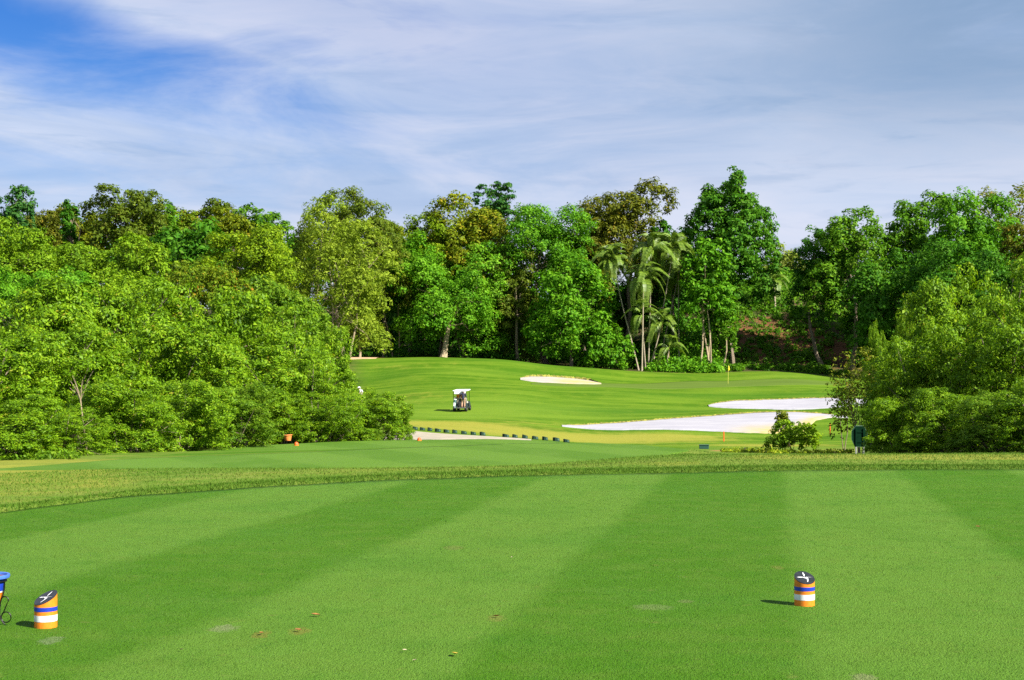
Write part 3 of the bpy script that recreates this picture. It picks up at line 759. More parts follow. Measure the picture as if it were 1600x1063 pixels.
tree('broadleaf_tree', 'tall deep green tree with twin pointed tops right of the palms', 1146, 206, 273, 474, 122, 'dark', 120,
     [(.00, .90, .09), (.04, .78, .14), (.00, .66, .17), (.12, .56, .18), (-.04, .40, .28), (-.45, .56, .20), (-.50, .30, .32), (-.74, .12, .28), (.18, .22, .42), (.58, .10, .38), (.72, -.25, .34), (0, -.2, .50), (-.5, -.25, .40), (.35, -.6, .42), (-.25, -.65, .38), (.72, -.62, .30)],
     G_SKY, clump=.12, dens=1.5, trunk_px=1146, r0=.28, bark=BARK, tint0=.10)
tree('broadleaf_tree', 'pale hazy distant tree seen in the gap left of the right bank', 1236, 300, 384, 470, 66, 'pale', 122, 'round', G_SKY)
tree('broadleaf_tree', 'pale lower distant tree behind the twin-topped deep green tree', 1200, 280, 410, 480, 60, 'pale', 123, 'round', G_SKY)

# --- right bank
tree('broadleaf_tree', 'bushy green tree with a bare brown trunk at the left end of right bank', 1322, 203, 325, 505, 112, 'jungle', 131, 'dome', G_RIGHT, lobes=14, trunk_px=1333, r0=.38, bark=BARK, tint0=.08)
tree('broadleaf_tree', 'dark shaded tree hanging over the red soil slope', 1284, 207, 356, 505, 88, 'dark', 132, 'round', G_RIGHT)
tree('broadleaf_tree', 'big green tree in the middle of the right bank skyline', 1425, 214, 304, 540, 134, 'jungle', 133, 'dome', G_RIGHT, lobes=14, r0=.4)
tree('broadleaf_tree', 'billowing bright green tree at the right of the bank skyline', 1512, 206, 303, 540, 146, 'bright', 134, 'dome', G_RIGHT, lobes=14, r0=.4)
tree('broadleaf_tree', 'thin-leaved open tree with sparse twigs at the upper right edge', 1578, 216, 291, 420, 104, 'sparse', 135, 'umbrella', G_RIGHT, dens=.35, lobes=14, clump=.07, bark=DARKBARK)
tree('broadleaf_tree', 'bronze tree at the right edge below the sparse twigs', 1604, 190, 352, 470, 70, 'brown', 136, 'round', G_RIGHT)
tree('broadleaf_tree', 'low dark tree in front of the middle of the right bank', 1400, 192, 392, 560, 130, 'dark', 137, 'round', G_RIGHT, lobes=12, tint0=.1)
tree('broadleaf_tree', 'low green tree behind the tallest right-hand mangrove shrubs', 1490, 186, 380, 540, 140, 'dark', 138, 'dome', G_RIGHT, lobes=13)
tree('broadleaf_tree', 'dark low tree at foot of the bank right of bare trunk', 1372, 206, 440, 575, 92, 'dark', 139, 'round', G_RIGHT)
tree('broadleaf_tree', 'green tree behind the right-hand mangroves near the picture edge', 1580, 180, 395, 540, 120, 'dark', 140, 'dome', G_RIGHT)

# --- wooded slope on the left
tree('fine_leaved_tree', 'fine-leaved lush green tree at the left edge below the feathery skyline tree', 14, 120, 346, 480, 130, 'fine', 151, 'round', G_HILL, lobes=13, lsz=.0020)
tree('fine_leaved_tree', 'fine-leaved green tree below the bronze and spire trees', 112, 125, 380, 490, 140, 'fine', 152, 'round', G_HILL, lobes=13, lsz=.0020, tint0=-.04)
tree('fine_leaved_tree', 'fine-leaved green tree below the large olive tree', 212, 122, 372, 490, 128, 'fine', 153, 'round', G_HILL, lobes=13, lsz=.0020)
tree('broadleaf_tree', 'dark glossy big-leaved tree left of the bright yellow-green tree', 300, 150, 342, 440, 108, 'dark', 154, 'round', G_HILL, lobes=9, clump=.17, lsz=.0035, tint0=.12)
tree('broadleaf_tree', 'brightest yellow-green tree with rounded tufts on the left slope', 390, 140, 358, 475, 138, 'yellow', 155, 'round', G_HILL, lobes=11, clump=.15)
tree('shrubby_tree', 'orange-tinged bushy tree under the dark glossy big-leaved tree', 312, 108, 412, 500, 140, 'orange', 156, 'dome', G_HILL)
tree('fine_leaved_tree', 'low fine-leaved tree third row down at the left edge', 48, 92, 420, 520, 190, 'bright', 157, 'round', G_HILL, tint0=.02, lobes=13)
tree('fine_leaved_tree', 'low fine-leaved tree between left edge and orange-tinged bushy tree', 180, 95, 425, 520, 170, 'fine', 158, 'dome', G_HILL, tint0=.04, lobes=13)
tree('broadleaf_tree', 'olive-green tree under the bright yellow-green crown', 425, 112, 432, 545, 130, 'shrub', 159, 'dome', G_HILL)
tree('airy_tree', 'tall pale airy tree with whitish branches showing through the leaves', 525, 160, 322, 545, 158, 'airy', 160, 'upright', G_HILL, dens=.6, lobes=18, clump=.085, bark=PALEBARK, multi=3, r0=.26, lsz=.0021, gap=.25, fork=.4, wide=.4)
tree('broadleaf_tree', 'small olive tree in front of the pale airy tree trunk', 478, 120, 460, 590, 110, 'shrub', 161, 'dome', G_HILL)
tree('broadleaf_tree', 'yellowish hanging branches of a low tree beside the dark wood interior', 562, 202, 440, 540, 68, 'airy', 162, 'round', G_HILL, bark=PALEBARK, dens=.8, lsz=.0022, gap=.1)

# --- forest edge behind the mound and the green
tree('forked_tree', 'broad rounded tree with one leaning bare trunk on the mound crest', 703, 203, 372, 548, 160, 'bright', 171, 'round', G_EDGE, lobes=15, clump=.12, trunk_px=694, r0=.42, bark=PALEBARK, tint0=.08, base_dY=-3, bend=.06, fork=.4)
tree('broadleaf_tree', 'yellow-topped tree directly above the broad rounded tree', 690, 212, 335, 470, 130, 'yellow', 172, 'dome', G_EDGE, tint0=-.1)
tree('slender_tree', 'slender olive tree with thin stem between broad tree and low bright tree', 808, 206, 378, 560, 66, 'olive', 173, 'upright', G_EDGE, lobes=12, tint0=.1, bark=PALEBARK)
tree('broadleaf_tree', 'low bright green tree whose leaves hang down to the grass', 893, 200, 408, 582, 124, 'bright', 174, 'dome', G_EDGE, lobes=16, clump=.13, tint0=.05)
tree('broadleaf_tree', 'small green skirt tree at the right foot of the low bright tree', 950, 199, 505, 588, 66, 'bright', 175, 'dome', G_EDGE)
tree('multi_stem_tree', 'large-leaved green tree on several pale stems right of the palms', 1104, 201, 375, 520, 78, 'bright', 176, 'upright', G_EDGE, lobes=14, clump=.13, bark=PALEBARK, multi=4, r0=.3, fork=.6, tint0=-.02)
tree('broadleaf_tree', 'green leafy tree low beside the pale stems', 1128, 203, 470, 550, 46, 'jungle', 177, 'round', G_EDGE, bark=PALEBARK)
tree('broadleaf_tree', 'green tree directly behind the slender olive tree', 780, 222, 400, 560, 110, 'jungle', 178, 'round', G_EDGE)
tree('broadleaf_tree', 'dark tree behind the drooping palm fronds', 1010, 222, 400, 560, 120, 'dark', 179, 'round', G_EDGE)
tree('broadleaf_tree', 'dark green tree behind the shaded gap left of the leaning trunk', 620, 226, 395, 545, 110, 'dark', 180, 'round', G_EDGE)
tree('broadleaf_tree', 'dark tree behind the low bright tree left of the palms', 935, 224, 440, 570, 100, 'dark', 181, 'round', G_EDGE)
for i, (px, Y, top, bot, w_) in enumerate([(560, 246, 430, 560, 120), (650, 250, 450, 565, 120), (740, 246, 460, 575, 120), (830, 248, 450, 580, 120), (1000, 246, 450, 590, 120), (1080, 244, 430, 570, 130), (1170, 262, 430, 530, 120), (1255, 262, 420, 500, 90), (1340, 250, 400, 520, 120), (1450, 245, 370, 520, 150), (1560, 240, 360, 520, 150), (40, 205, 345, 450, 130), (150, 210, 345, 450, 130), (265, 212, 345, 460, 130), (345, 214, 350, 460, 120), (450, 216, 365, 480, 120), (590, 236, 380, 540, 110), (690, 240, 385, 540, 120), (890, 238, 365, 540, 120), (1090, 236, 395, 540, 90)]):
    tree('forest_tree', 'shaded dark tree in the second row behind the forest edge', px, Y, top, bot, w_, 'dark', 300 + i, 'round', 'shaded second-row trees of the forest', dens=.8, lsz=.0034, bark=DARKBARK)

# --- thin bare stems standing in the dark wood
for i, (pb, yb, pt, yt, lab) in enumerate([(614, 552, 598, 478, 'thin pale sapling leaning left in the dark wood gap'), (623, 552, 622, 470, 'thin upright sapling stem at the right of the dark wood gap')]):
    Y = 205; o = empty('sapling', (X(pb, Y), Y, h(X(pb, Y), Y) - .1)); r_ = np.random.default_rng(90 + i)
    top_ = Vector((X(pt, Y), Y, zof(yt, Y))) - o.location
    MB().tube([Vector((0, 0, 0)), top_ * .4 + Vector((.15, 0, 0)), top_ * .75, top_], [.12, .10, .07, .04], 6).build('trunk', PALEBARK, o, True)
    Vv, tn, _, _ = crown_data(r_, top_, (1.1, 1.1, 1.2), 'round', 500, .45); mesh_np('crown', Vv, quads(500), LM['dark'], o, attrs={'tint': tn})
    tag(o, lab, 'tree', 'saplings in the dark wood')

# --- undergrowth: a mass nobody could count
rng = np.random.default_rng(77)
def undergrowth(name, label, specs, kind, seed):
    rng = np.random.default_rng(seed); VV, TT = [], []
    for (px0, px1, Y0, Y1, h0, n, L) in specs:
        ncl = max(8, n // (90 if h0 > .85 else 22))
        Yc = Y0 + (Y1 - Y0) * rng.random(ncl); xc = X(px0 + (px1 - px0) * rng.random(ncl), Yc)
        hc = h0 * (.35 + .75 * rng.random(ncl)); zc = H(xc, Yc)
        ci = rng.integers(0, ncl, n); ld = rdir(rng, n); ld[:, 2] = np.abs(ld[:, 2])
        r_ = hc[ci] * (.5 + .5 * rng.random(n) ** .5)
        p_ = np.stack([xc[ci], Yc[ci], zc[ci]], -1) + ld * r_[:, None]
        nor = unit(ld * .6 + rdir(rng, n) * .8 + np.array([0, 0, .3]))
        VV.append(leaf_quads(rng, p_, nor, np.full(n, L), np.full(n, L * .55))); TT.append(np.repeat(np.clip(.42 + rng.normal(0, .1, ncl)[ci] + rng.normal(0, .17, n), 0, 1), 4))
    Vv = np.concatenate(VV); o = mesh_np(name, Vv, quads(len(Vv) // 4), LM[kind], attrs={'tint': np.concatenate(TT)})
    tag(o, label, 'undergrowth', kind='stuff'); return o
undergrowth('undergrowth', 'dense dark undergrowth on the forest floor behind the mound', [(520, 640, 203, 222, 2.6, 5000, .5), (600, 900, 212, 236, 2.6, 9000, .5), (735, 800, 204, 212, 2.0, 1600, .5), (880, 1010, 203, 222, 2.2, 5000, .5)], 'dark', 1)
undergrowth('undergrowth', 'leafy bright undergrowth between the palms and the slope', [(1010, 1120, 198, 206, 2.4, 9000, .42), (1015, 1110, 206, 222, 3.4, 6000, .45), (1085, 1130, 205, 226, 2.2, 4000, .42)], 'bright', 2)
undergrowth('undergrowth', 'low scrub scattered over the shaded red soil slope', [(1110, 1330, 199, 204, .9, 5200, .40), (1130, 1260, 208, 228, .9, 2600, .4), (1240, 1400, 206, 228, 1.8, 5200, .45), (1140, 1240, 224, 236, 2.2, 4500, .45), (1105, 1300, 203, 230, .65, 16000, .34), (1230, 1660, 228, 262, 3.2, 12000, .6), (1120, 1260, 234, 256, 3.0, 6000, .55), (1390, 1650, 200, 230, 2.5, 7000, .5)], 'jungle', 3)
undergrowth('weeds', 'weedy growth along the foot of the left thicket', [(-40, 130, 34.0, 36.5, .20, 1500, .10)], 'shrub', 4)

# --- mangrove thickets: prototypes copied with their parts
def shrub_proto(seed, nleaf, L, shape='dome', kind='mangrove', lobes=10, clump=.13, bark=BARK, gap=0.0, wide=.5):
    """unit shrub about 2 m wide and 2 m high"""
    rng = np.random.default_rng(seed)
    root = empty('mangrove_shrub', (0, 0, 0))
    cen = np.array([0, 0, .92])
    Vv, tint, lb, cl = crown_data(rng, cen, (1, 1, 1.05), shape, nleaf, L, lobes, clump * .8, .18, wide, .25)
    cr = mesh_np('crown', Vv, quads(nleaf), LM[kind], root, attrs={'tint': tint})
    m = MB()
    for k in range(6):
        q = Vector(cl[rng.integers(0, len(cl))]); b0 = Vector((rng.normal() * .12, rng.normal() * .12, -.05))
        m.tube([b0, b0.lerp(q, .4) + Vector((rng.normal() * .06, rng.normal() * .06, .08)), b0.lerp(q, .75), q], [.030, .024, .016, .007], 5)
        for j in range(4):
            q2 = Vector(cl[rng.integers(0, len(cl))]); s0 = b0.lerp(q, .45 + .3 * rng.random())
            m.tube([s0, s0.lerp(q2, .5) + Vector((0, 0, .04)), q2], [.012, .009, .004], 4)
    m.build('trunk', bark, root, True)
    return root
def copy_tree(o):
    c = o.copy(); C.objects.link(c)
    for ch in o.children:
        d_ = ch.copy(); C.objects.link(d_); d_.parent = c
    return c
PROTO = {'a': shrub_proto(401, 43000, 0.0463), 'b': shrub_proto(402, 43000, 0.0481, 'round', lobes=12), 'c': shrub_proto(403, 43000, 0.0445, 'dome', lobes=14, clump=.11),
         'd': shrub_proto(404, 43000, 0.0498, 'upright', lobes=14), 'y': shrub_proto(405, 43000, 0.0481, 'dome', 'shrub', lobes=12), 'e': shrub_proto(406, 43000, 0.0445, 'round', lobes=15, clump=.10)}
_used = set(); _srng = np.random.default_rng(31)
def shrub(kind, px, Y, top, wpx, label, group, bot=None):
    first = kind not in _used; _used.add(kind)
    o = PROTO[kind] if first else copy_tree(PROTO[kind])
    x = X(px, Y); z0 = h(x, Y) - .05
    if bot is not None: z0 = max(z0, zof(bot, Y))
    ht = (zof(top, Y) - z0) / 1.9; wd = wpx / FPX * Y / 2 / .95
    o.location = (x, Y, z0); o.rotation_euler = (0, 0, _srng.random() * 6.283); o.scale = (wd, wd, max(ht, .15))
    tag(o, label, 'shrub', group); return o
GL_ = 'mangrove shrubs of the thicket left of the tees'
GR_ = 'mangrove shrubs of the thicket on the right'
LEFT = [('a', 10, 36, 612, 190, 'low leafy shrub at the front of the thicket, at the left picture edge'),
 ('c', 100, 38, 640, 130, 'low front shrub of the left thicket with a bare pale stem above it'),
 ('d', 203, 41, 604, 160, 'bright light-green low shrub at the front of the left thicket'),
 ('b', 290, 44, 600, 150, 'low shrub at the front of left thicket right of the bright one'),
 ('y', 372, 46.5, 606, 130, 'yellowish low shrub at the front of the left thicket'),
 ('a', 440, 51.8, 612, 120, 'shrub standing right behind the orange flowerpot'),
 ('e', 515, 52, 618, 125, 'shrub at the thicket front just right of the orange flowerpot'),
 ('b', 585, 55, 616, 105, 'rounded shrub near the right tip of the left thicket'),
 ('d', 622, 56, 634, 48, 'last small shrub at the right tip of the left thicket'),
 ('y', 576, 52.5, 670, 42, 'tiny bright bush at the grass edge before the thicket tip'),
 ('c', -20, 45, 530, 240, 'waist-high row shrub, second row at the left picture edge'),
 ('e', 75, 47, 515, 210, 'second-row shrub above the pale bare stem in left thicket'),
 ('b', 180, 49, 512, 210, 'second-row shrub above the bright light-green low shrub'),
 ('a', 285, 51, 520, 210, 'second-row shrub in the middle of the left thicket'),
 ('d', 385, 54, 540, 190, 'second-row shrub above the yellowish low shrub'),
 ('c', 470, 57, 556, 150, 'second-row shrub above the orange flowerpot'),
 ('e', 540, 60, 606, 100, 'shrub with a white-clad person showing just behind it'),
 ('b', 20, 60, 462, 250, 'tall back shrub of the thicket at the left picture edge'),
 ('a', 130, 62, 452, 230, 'tall back shrub crowning the left thicket'),
 ('c', 235, 64, 456, 220, 'tall back shrub below the fine-leaved tree of the left slope'),
 ('d', 335, 66, 470, 200, 'tall back shrub below the orange-tinged bushy tree'),
 ('e', 420, 69, 492, 190, 'tall back shrub below the olive-green tree'),
 ('b', 490, 73, 520, 110, 'rightmost tall back shrub of the left thicket beside the mound')]
for s_ in LEFT: shrub(*s_, GL_)
RIGHT = [('d', 1405, 45, 628, 110, 'low shrub just right of the green sign back'),
 ('a', 1480, 43.5, 612, 140, 'low shrub at the front middle of the right thicket'),
 ('y', 1560, 41.5, 620, 150, 'yellowish low shrub at front of the right thicket near the edge'),
 ('c', 1640, 40, 590, 150, 'low front shrub at the right picture edge'),
 ('e', 1430, 51, 540, 140, 'second-row shrub of the right thicket beside the thin bare shrub'),
 ('b', 1520, 50, 500, 190, 'second-row shrub in the middle of the right thicket'),
 ('c', 1620, 48, 470, 200, 'second-row shrub at the right picture edge'),
 ('a', 1500, 57, 452, 170, 'tall shrub on the left shoulder of the right thicket'),
 ('e', 1580, 60, 414, 180, 'tallest bright shrub of the right thicket'),
 ('b', 1670, 58, 420, 200, 'tall shrub cut by the right picture edge'),
 ('d', 1404, 62, 492, 44, 'slim pointed shrub shooting up left of the right thicket'),
 ('d', 1376, 64, 518, 36, 'smaller slim pointed shrub left of its taller twin'),
 ('c', 1395, 58, 560, 80, 'green shrub behind the thin bare shrub on the right')]
for s_ in RIGHT: shrub(*s_, GR_)

# single shrubs
def lone_shrub(name, label, px, Y, top, bot, wpx, kind, seed, **k):
    return tree(name, label, px, Y, top, bot, wpx, kind, seed, cat='shrub', **k)
lone_shrub('round_bush', 'round bush standing alone left of the green sign', 1240, 58, 657, 703, 86, 'fine', 501, shape='dome', lsz=.0022, r0=.03, multi=4, dens=1.2, tint0=.12)
lone_shrub('round_bush', 'leafy sprig growing up from the lone round bush', 1222, 58.6, 641, 668, 22, 'sparse', 502, shape='column', lsz=.0022, r0=.02, dens=.6)
lone_shrub('bare_shrub', 'thin half-bare shrub with pinkish twigs left of the right thicket', 1342, 53, 545, 690, 96, 'sparse', 503, shape='upright', lsz=.0022, r0=.045, multi=4, dens=.22, gap=.25, bark=PALEBARK, lobes=16, clump=.09, fork=.25)
lone_shrub('bare_shrub', 'drooping green branch of a thin shrub over the far bunker end', 1318, 56, 592, 660, 46, 'shrub', 504, shape='upright', lsz=.0024, r0=.03, multi=2, dens=.4, gap=.2, lobes=9)
undergrowth('ground_cover', 'low flowering ground cover left of the lone round bush', [(1132, 1215, 61, 66, .30, 2600, .10), (1195, 1330, 51, 57, .18, 1700, .10)], 'flower', 5)
# bare pale stem in the left thicket
o = empty('dead_shrub', (X(133, 38.2), 38.2, h(X(133, 38.2), 38.2)))
m = MB(); top_ = Vector((-.12, 0, zof(626, 38.2) - o.location.z))
m.tube([(0.06, 0, 0), top_ * .5 + Vector((.02, 0, 0)), top_], [.026, .022, .016], 6)
r_ = random.Random(3)
for k_ in range(9):
    e_ = top_ + Vector((r_.uniform(-.35, .35), r_.uniform(-.2, .2), r_.uniform(.2, .75)))
    m.tube([top_, top_.lerp(e_, .5) + Vector((0, 0, .05)), e_], [.009, .007, .003], 4)
m.build('trunk', PALEBARK, o, True); tag(o, 'bare whitish stem with dry twigs in front of the left thicket', 'shrub')

# --- palms
def frond_mesh(rng, Lf, arch, nleaf=34):
    """one arching feather frond from the origin along +x"""
    m = MB(); pts = []
    for i in range(11):
        t_ = i / 10; pts.append(Vector((Lf * .80 * math.sin(t_ * 1.45), 0, Lf * (.62 * math.sin(t_ * 2.0) * (1 - arch * .5) - arch * .78 * t_ ** 2.2))))
    m.tube(pts, [.045 - .035 * i / 10 for i in range(11)], 4)
    for i in range(nleaf):
        t_ = .14 + .86 * i / nleaf; k_ = min(int(t_ * 10), 9); q = pts[k_].lerp(pts[k_ + 1], t_ * 10 - k_)
        dr = (pts[k_ + 1] - pts[k_]).normalized(); ll = Lf * (.34 * math.sin(min(1, t_ * 1.15 + .12) * math.pi * .86) + .05)
        for sgn in (-1, 1):
            sd = Vector((0, sgn, 0)); dv = (sd * .78 + dr * .42 + Vector((0, 0, .28))).normalized()
            mid = q + dv * ll * .5; tip = q + dv * ll * .82 - Vector((0, 0, ll * (.42 + .25 * rng.random())))
            wv = dr * (.06 + .03 * rng.random()) * Lf / 3.4
            m.add([q - wv * .5, q + wv * .5, mid + wv * .9, tip, mid - wv * .9], [(0, 1, 2, 4), (4, 2, 3)])
    return m
G_P = 'slender palms of the clump behind the green'
def palm(label, pb, yb, ph, yh, Y, Lf, seed, nf=23, r0=.11):
    rng = np.random.default_rng(seed); bx = X(pb, Y); o = empty('palm_tree', (bx, Y, h(bx, Y) - .15))
    head = Vector((X(ph, Y), Y + rng.normal() * .8, zof(yh, Y))) - o.location
    pts = []
    for i in range(12):
        t_ = i / 11; pts.append(Vector((head.x * (t_ ** 1.15), head.y * t_, head.z * t_)) + Vector((math.sin(t_ * 3.1) * head.x * .06, 0, 0)))
    MB().tube(pts, [r0 * (1.5 if i == 0 else 1.05 - .4 * i / 11) for i in range(12)], 8).build('trunk', PALMBARK, o, True)
    MB().tube([head + Vector((0, 0, -1.3)), head + Vector((0, 0, -.5)), head + Vector((0, 0, .25))], [r0 * .75, r0 * 1.15, r0 * .5], 8).build('crownshaft', SHAFT, o, True)
    protos = []
    for k_ in range(3):
        m = frond_mesh(rng, Lf, (.75, 1.1, 1.5)[k_])
        me = bpy.data.meshes.new('frond'); me.from_pydata([tuple(q) for q in m.v], [], m.f); me.materials.append(LM['palm'])
        tn = np.clip(.45 + rng.normal(0, .16, len(me.vertices)), 0, 1); me.attributes.new('tint', 'FLOAT', 'POINT').data.foreach_set('value', tn.astype(np.float32)); protos.append(me)
    for i in range(nf):
        k_ = 0 if i < nf * .3 else (1 if i < nf * .65 else 2)
        f_ = bpy.data.objects.new('frond', protos[k_]); C.objects.link(f_); f_.parent = o; f_.location = head
        s_ = .85 + .3 * rng.random(); f_.scale = (s_, s_, s_)
        f_.rotation_euler = (rng.normal() * .12, -(.95, .48, .08)[k_] + rng.normal() * .15, i * 2.4 + rng.normal() * .25)
    tag(o, label, 'palm tree', G_P); return o
palm('leftmost palm of the clump with a trunk leaning left', 998, 560, 957, 408, 200, 3.40, 601)
palm('shortest front palm of the clump with an orange-tinted stem top', 1003, 586, 1006, 436, 198, 3.30, 602, 14)
palm('tallest palm in the middle of the clump', 1013, 580, 1017, 395, 200, 3.50, 603, 16)
palm('palm of the clump leaning right with its head beside the tallest', 1019, 580, 1050, 392, 203, 3.40, 604, 16)
palm('rightmost palm of the clump with a straight pale trunk', 1061, 575, 1061, 428, 204, 3.30, 605, 15)
palm('palm with a thin trunk in the second row behind the rightmost one', 1030, 560, 1066, 402, 208, 3.21, 606, 12)
palm('small young palm low at the foot of the clump', 1009, 584, 1003, 494, 199, 2.9, 607, 9, .10)
palm('low young palm right of the other young one', 1014, 584, 1034, 506, 200, 2.8, 608, 9, .10)
palm('drooping little palm low before the bright undergrowth', 1040, 584, 1046, 545, 199, 2.6, 609, 9, .10)
o = palm('yellowish lone palm high beside the deep green twin-topped tree', 1212, 470, 1212, 438, 226, 2.8, 610, 12, .16)
o['group'] = 'lone palm at the slope top'

# ------------------------------------------------------------------ objects
ORANGE = plain('orange_paint', (.66, .185, .012), .45, var=.16, scale=30)
WHITE = plain('white_paint', (.66, .66, .68), .5, var=.12, scale=45)
BLUE = plain('blue_paint', (.010, .035, .36), .35, var=.1)
LBLUE = plain('light_blue_glaze', (.05, .13, .50), .3, var=.1)
BLACKPL = plain('black_plate', (.018, .020, .022), .35, var=.3)
IRON = plain('black_iron', (.012, .012, .012), .45, .6, var=.2)
SOILM = plain('potting_soil', (.11, .055, .04), .95, var=.4, scale=60, bump=.6)
TERRA = plain('orange_pot', (.62, .20, .05), .55, var=.12, scale=12)
DKGREEN = plain('dark_green_paint', (.006, .026, .016), .65, var=.2, scale=9, spec=.2)
SIGNG = plain('sign_green', (.003, .017, .008), .85, var=.2, scale=7, spec=.02)
EDGEG = plain('sign_edge', (.05, .11, .08), .5, var=.1)
STEEL = plain('dull_steel', (.30, .31, .29), .45, .5, var=.15)
BLKRUB = plain('rubber', (.014, .014, .015), .8, var=.2)
CARTBODY = plain('cart_body', (.020, .030, .034), .35, var=.15)
CREAM = plain('cart_seat', (.45, .42, .33), .6, var=.1)
RED = plain('red_lens', (.45, .02, .02), .25, var=.05)
SKIN = plain('skin', (.34, .17, .095), .55, var=.06)
NAVY = plain('dark_shirt', (.022, .022, .045), .85, var=.2)
TAN = plain('tan_trousers', (.34, .21, .14), .85, var=.1)
OSHIRT = plain('orange_shirt', (.82, .30, .02), .85, var=.08)
WCLOTH = plain('white_cloth', (.76, .75, .78), .85, var=.05)
PINK = plain('pink_cloth', (.55, .24, .28), .85, var=.1)
HAIR = plain('dark_hair', (.012, .010, .008), .6, var=.2)
TEALBOX = plain('teal_plastic', (.015, .065, .045), .6, var=.15)
YELLOW = plain('yellow_flag_cloth', (.72, .62, .03), .8, var=.08)
STAKE = plain('orange_stake_paint', (.62, .10, .015), .5, var=.15)

# --- tee markers of the near tee
def tee_marker(px, Ybase, slope_az, slope, lift, emb_rot, label):
    x = X(px, Ybase); o = empty('tee_marker', (x, Ybase, h(x, Ybase) + .003)); rad = .071; N = 40
    gx, gy = math.cos(slope_az) * slope, math.sin(slope_az) * slope            # the cut rises towards slope_az
    def cutz(a, r_=rad): return lift + gx * r_ * math.cos(a) + gy * r_ * math.sin(a)
    ring = [2 * math.pi * i / N for i in range(N)]
    def wall(z0, z1, r_, name, mat):
        m = MB(); vs = []
        for a in ring: vs.append((r_ * math.cos(a), r_ * math.sin(a), z0))
        for a in ring: vs.append((r_ * math.cos(a), r_ * math.sin(a), z1(a) if callable(z1) else z1))
        vs += [(0, 0, z0), (0, 0, lift if callable(z1) else z1)]
        fs = [(i, (i + 1) % N, (i + 1) % N + N, i + N) for i in range(N)] + [(2 * N, (i + 1) % N, i) for i in range(N)] + [(2 * N + 1, i + N, (i + 1) % N + N) for i in range(N)]
        m.add(vs, fs); ob = m.build(name, mat, o)
        for pl in ob.data.polygons[:N]: pl.use_smooth = True
        ob.data.set_sharp_from_angle(angle=R(42))
        return ob
    wall(0.0, lambda a: cutz(a), rad, 'body', ORANGE)
    wall(.044, .083, rad + .0012, 'white_band', WHITE)
    wall(.109, .136, rad + .0012, 'blue_band', BLUE)
    # dark plate lying on the slanted cut
    m = MB(); rp_ = rad * 1.0
    vs = [(rp_ * math.cos(a), rp_ * math.sin(a), cutz(a, rp_) + .001) for a in ring] + [(rp_ * math.cos(a), rp_ * math.sin(a), cutz(a, rp_) + .005) for a in ring] + [(0, 0, lift + .005)]
    fs = [(i, (i + 1) % N, (i + 1) % N + N, i + N) for i in range(N)] + [(2 * N, i + N, (i + 1) % N + N) for i in range(N)] + [tuple(range(N))[::-1]]
    m.add(vs, fs); plate = m.build('top_plate', BLACKPL, o)
    m = MB(); cr, sr = math.cos(emb_rot), math.sin(emb_rot)
    def shp(poly):
        vs = []
        for u_, v_ in poly:
            u2, v2 = (u_ * cr - v_ * sr) * rad * .90, (u_ * sr + v_ * cr) * rad * .90
            vs.append((u2, v2, lift + gx * u2 + gy * v2 + .0075))
        m.add(vs, [tuple(range(len(poly)))])
    shp([(-.88, -.03), (-.62, -.09), (.0, -.04), (.95, .02), (.0, .03), (-.6, .04)])
    shp([(.02, .14), (.06, .14), (.14, .36), (.10, .80), (.02, .82), (-.03, .45)])
    shp([(-.20, -.02), (.16, .04), (.36, -.16), (.30, -.44), (.16, -.80), (.06, -.80), (.17, -.46), (.15, -.22), (-.10, -.14)])
    m.build('emblem', WHITE, plate)
    tag(o, label, 'tee marker', 'striped tee markers on the near tee'); return o
tee_marker(1257, 10.05, R(100), .50, .192, R(6), 'orange, blue and white striped tee marker standing on the right of the near tee')
tee_marker(71.5, 9.16, R(52), .55, .188, R(-28), 'orange, blue and white striped tee marker on the left beside the blue-rimmed pot')

# --- pot and iron stand at the left edge
px0, Y0 = -17, 9.25; bx = X(px0, Y0)
st = empty('plant_stand', (bx, Y0, h(bx, Y0) + .004), 0.0)
MB().tube([(.108 * math.cos(2 * math.pi * i / 32), .108 * math.sin(2 * math.pi * i / 32), .285) for i in range(33)], .005, 6, False).build('hoop', IRON, st, True)
MB().tube([(.070 * math.cos(2 * math.pi * i / 32), .070 * math.sin(2 * math.pi * i / 32), .122) for i in range(33)], .005, 6, False).build('hoop', IRON, st, True)
for k_ in range(3):
    a = R(-8) + k_ * 2 * math.pi / 3
    def rz(r_, z): return Vector((r_ * math.cos(a), r_ * math.sin(a), z))
    m = MB()
    m.tube([rz(.108, .285), rz(.105, .235), rz(.094, .19), rz(.080, .155), rz(.074, .122)], .0045, 6)
    m.tube([rz(.108 + .026 * math.cos(R(180 - q * 18)), .160 + .026 * math.sin(R(180 - q * 18))) for q in range(-1, 11)] + [rz(.122, .135), rz(.100, .085)], .0042, 6)
    m.tube([rz(.100, .085), rz(.086, .060)] + [rz(.117 + .034 * math.cos(R(170 + q * 20)), .052 + .034 * math.sin(R(170 + q * 20))) for q in range(18)], .0042, 6)
    m.tube([rz(.074, .122), rz(.072, .07), rz(.082, .035), rz(.100, .012), rz(.112, .003)], .0048, 6)
    m.build('leg', IRON, st, True)
tag(st, 'black wrought iron plant stand with scrolled feet at the left edge', 'plant stand')
pt = empty('plant_pot', (bx, Y0, st.location.z))
MB().lathe([(.066, .127), (.078, .175), (.088, .212)], seg=36).build('pot', ORANGE, pt, True)
MB().lathe([(.0885, .2122), (.0915, .222)], seg=36).build('white_band', WHITE, pt, True)
MB().lathe([(.0918, .2222), (.101, .280), (.104, .294)], seg=36).build('blue_band', BLUE, pt, True)
MB().lathe([(.104, .2945), (.126, .305), (.130, .318), (.127, .328), (.114, .326), (.108, .310)], seg=36, close=False).build('rim', LBLUE, pt, True)
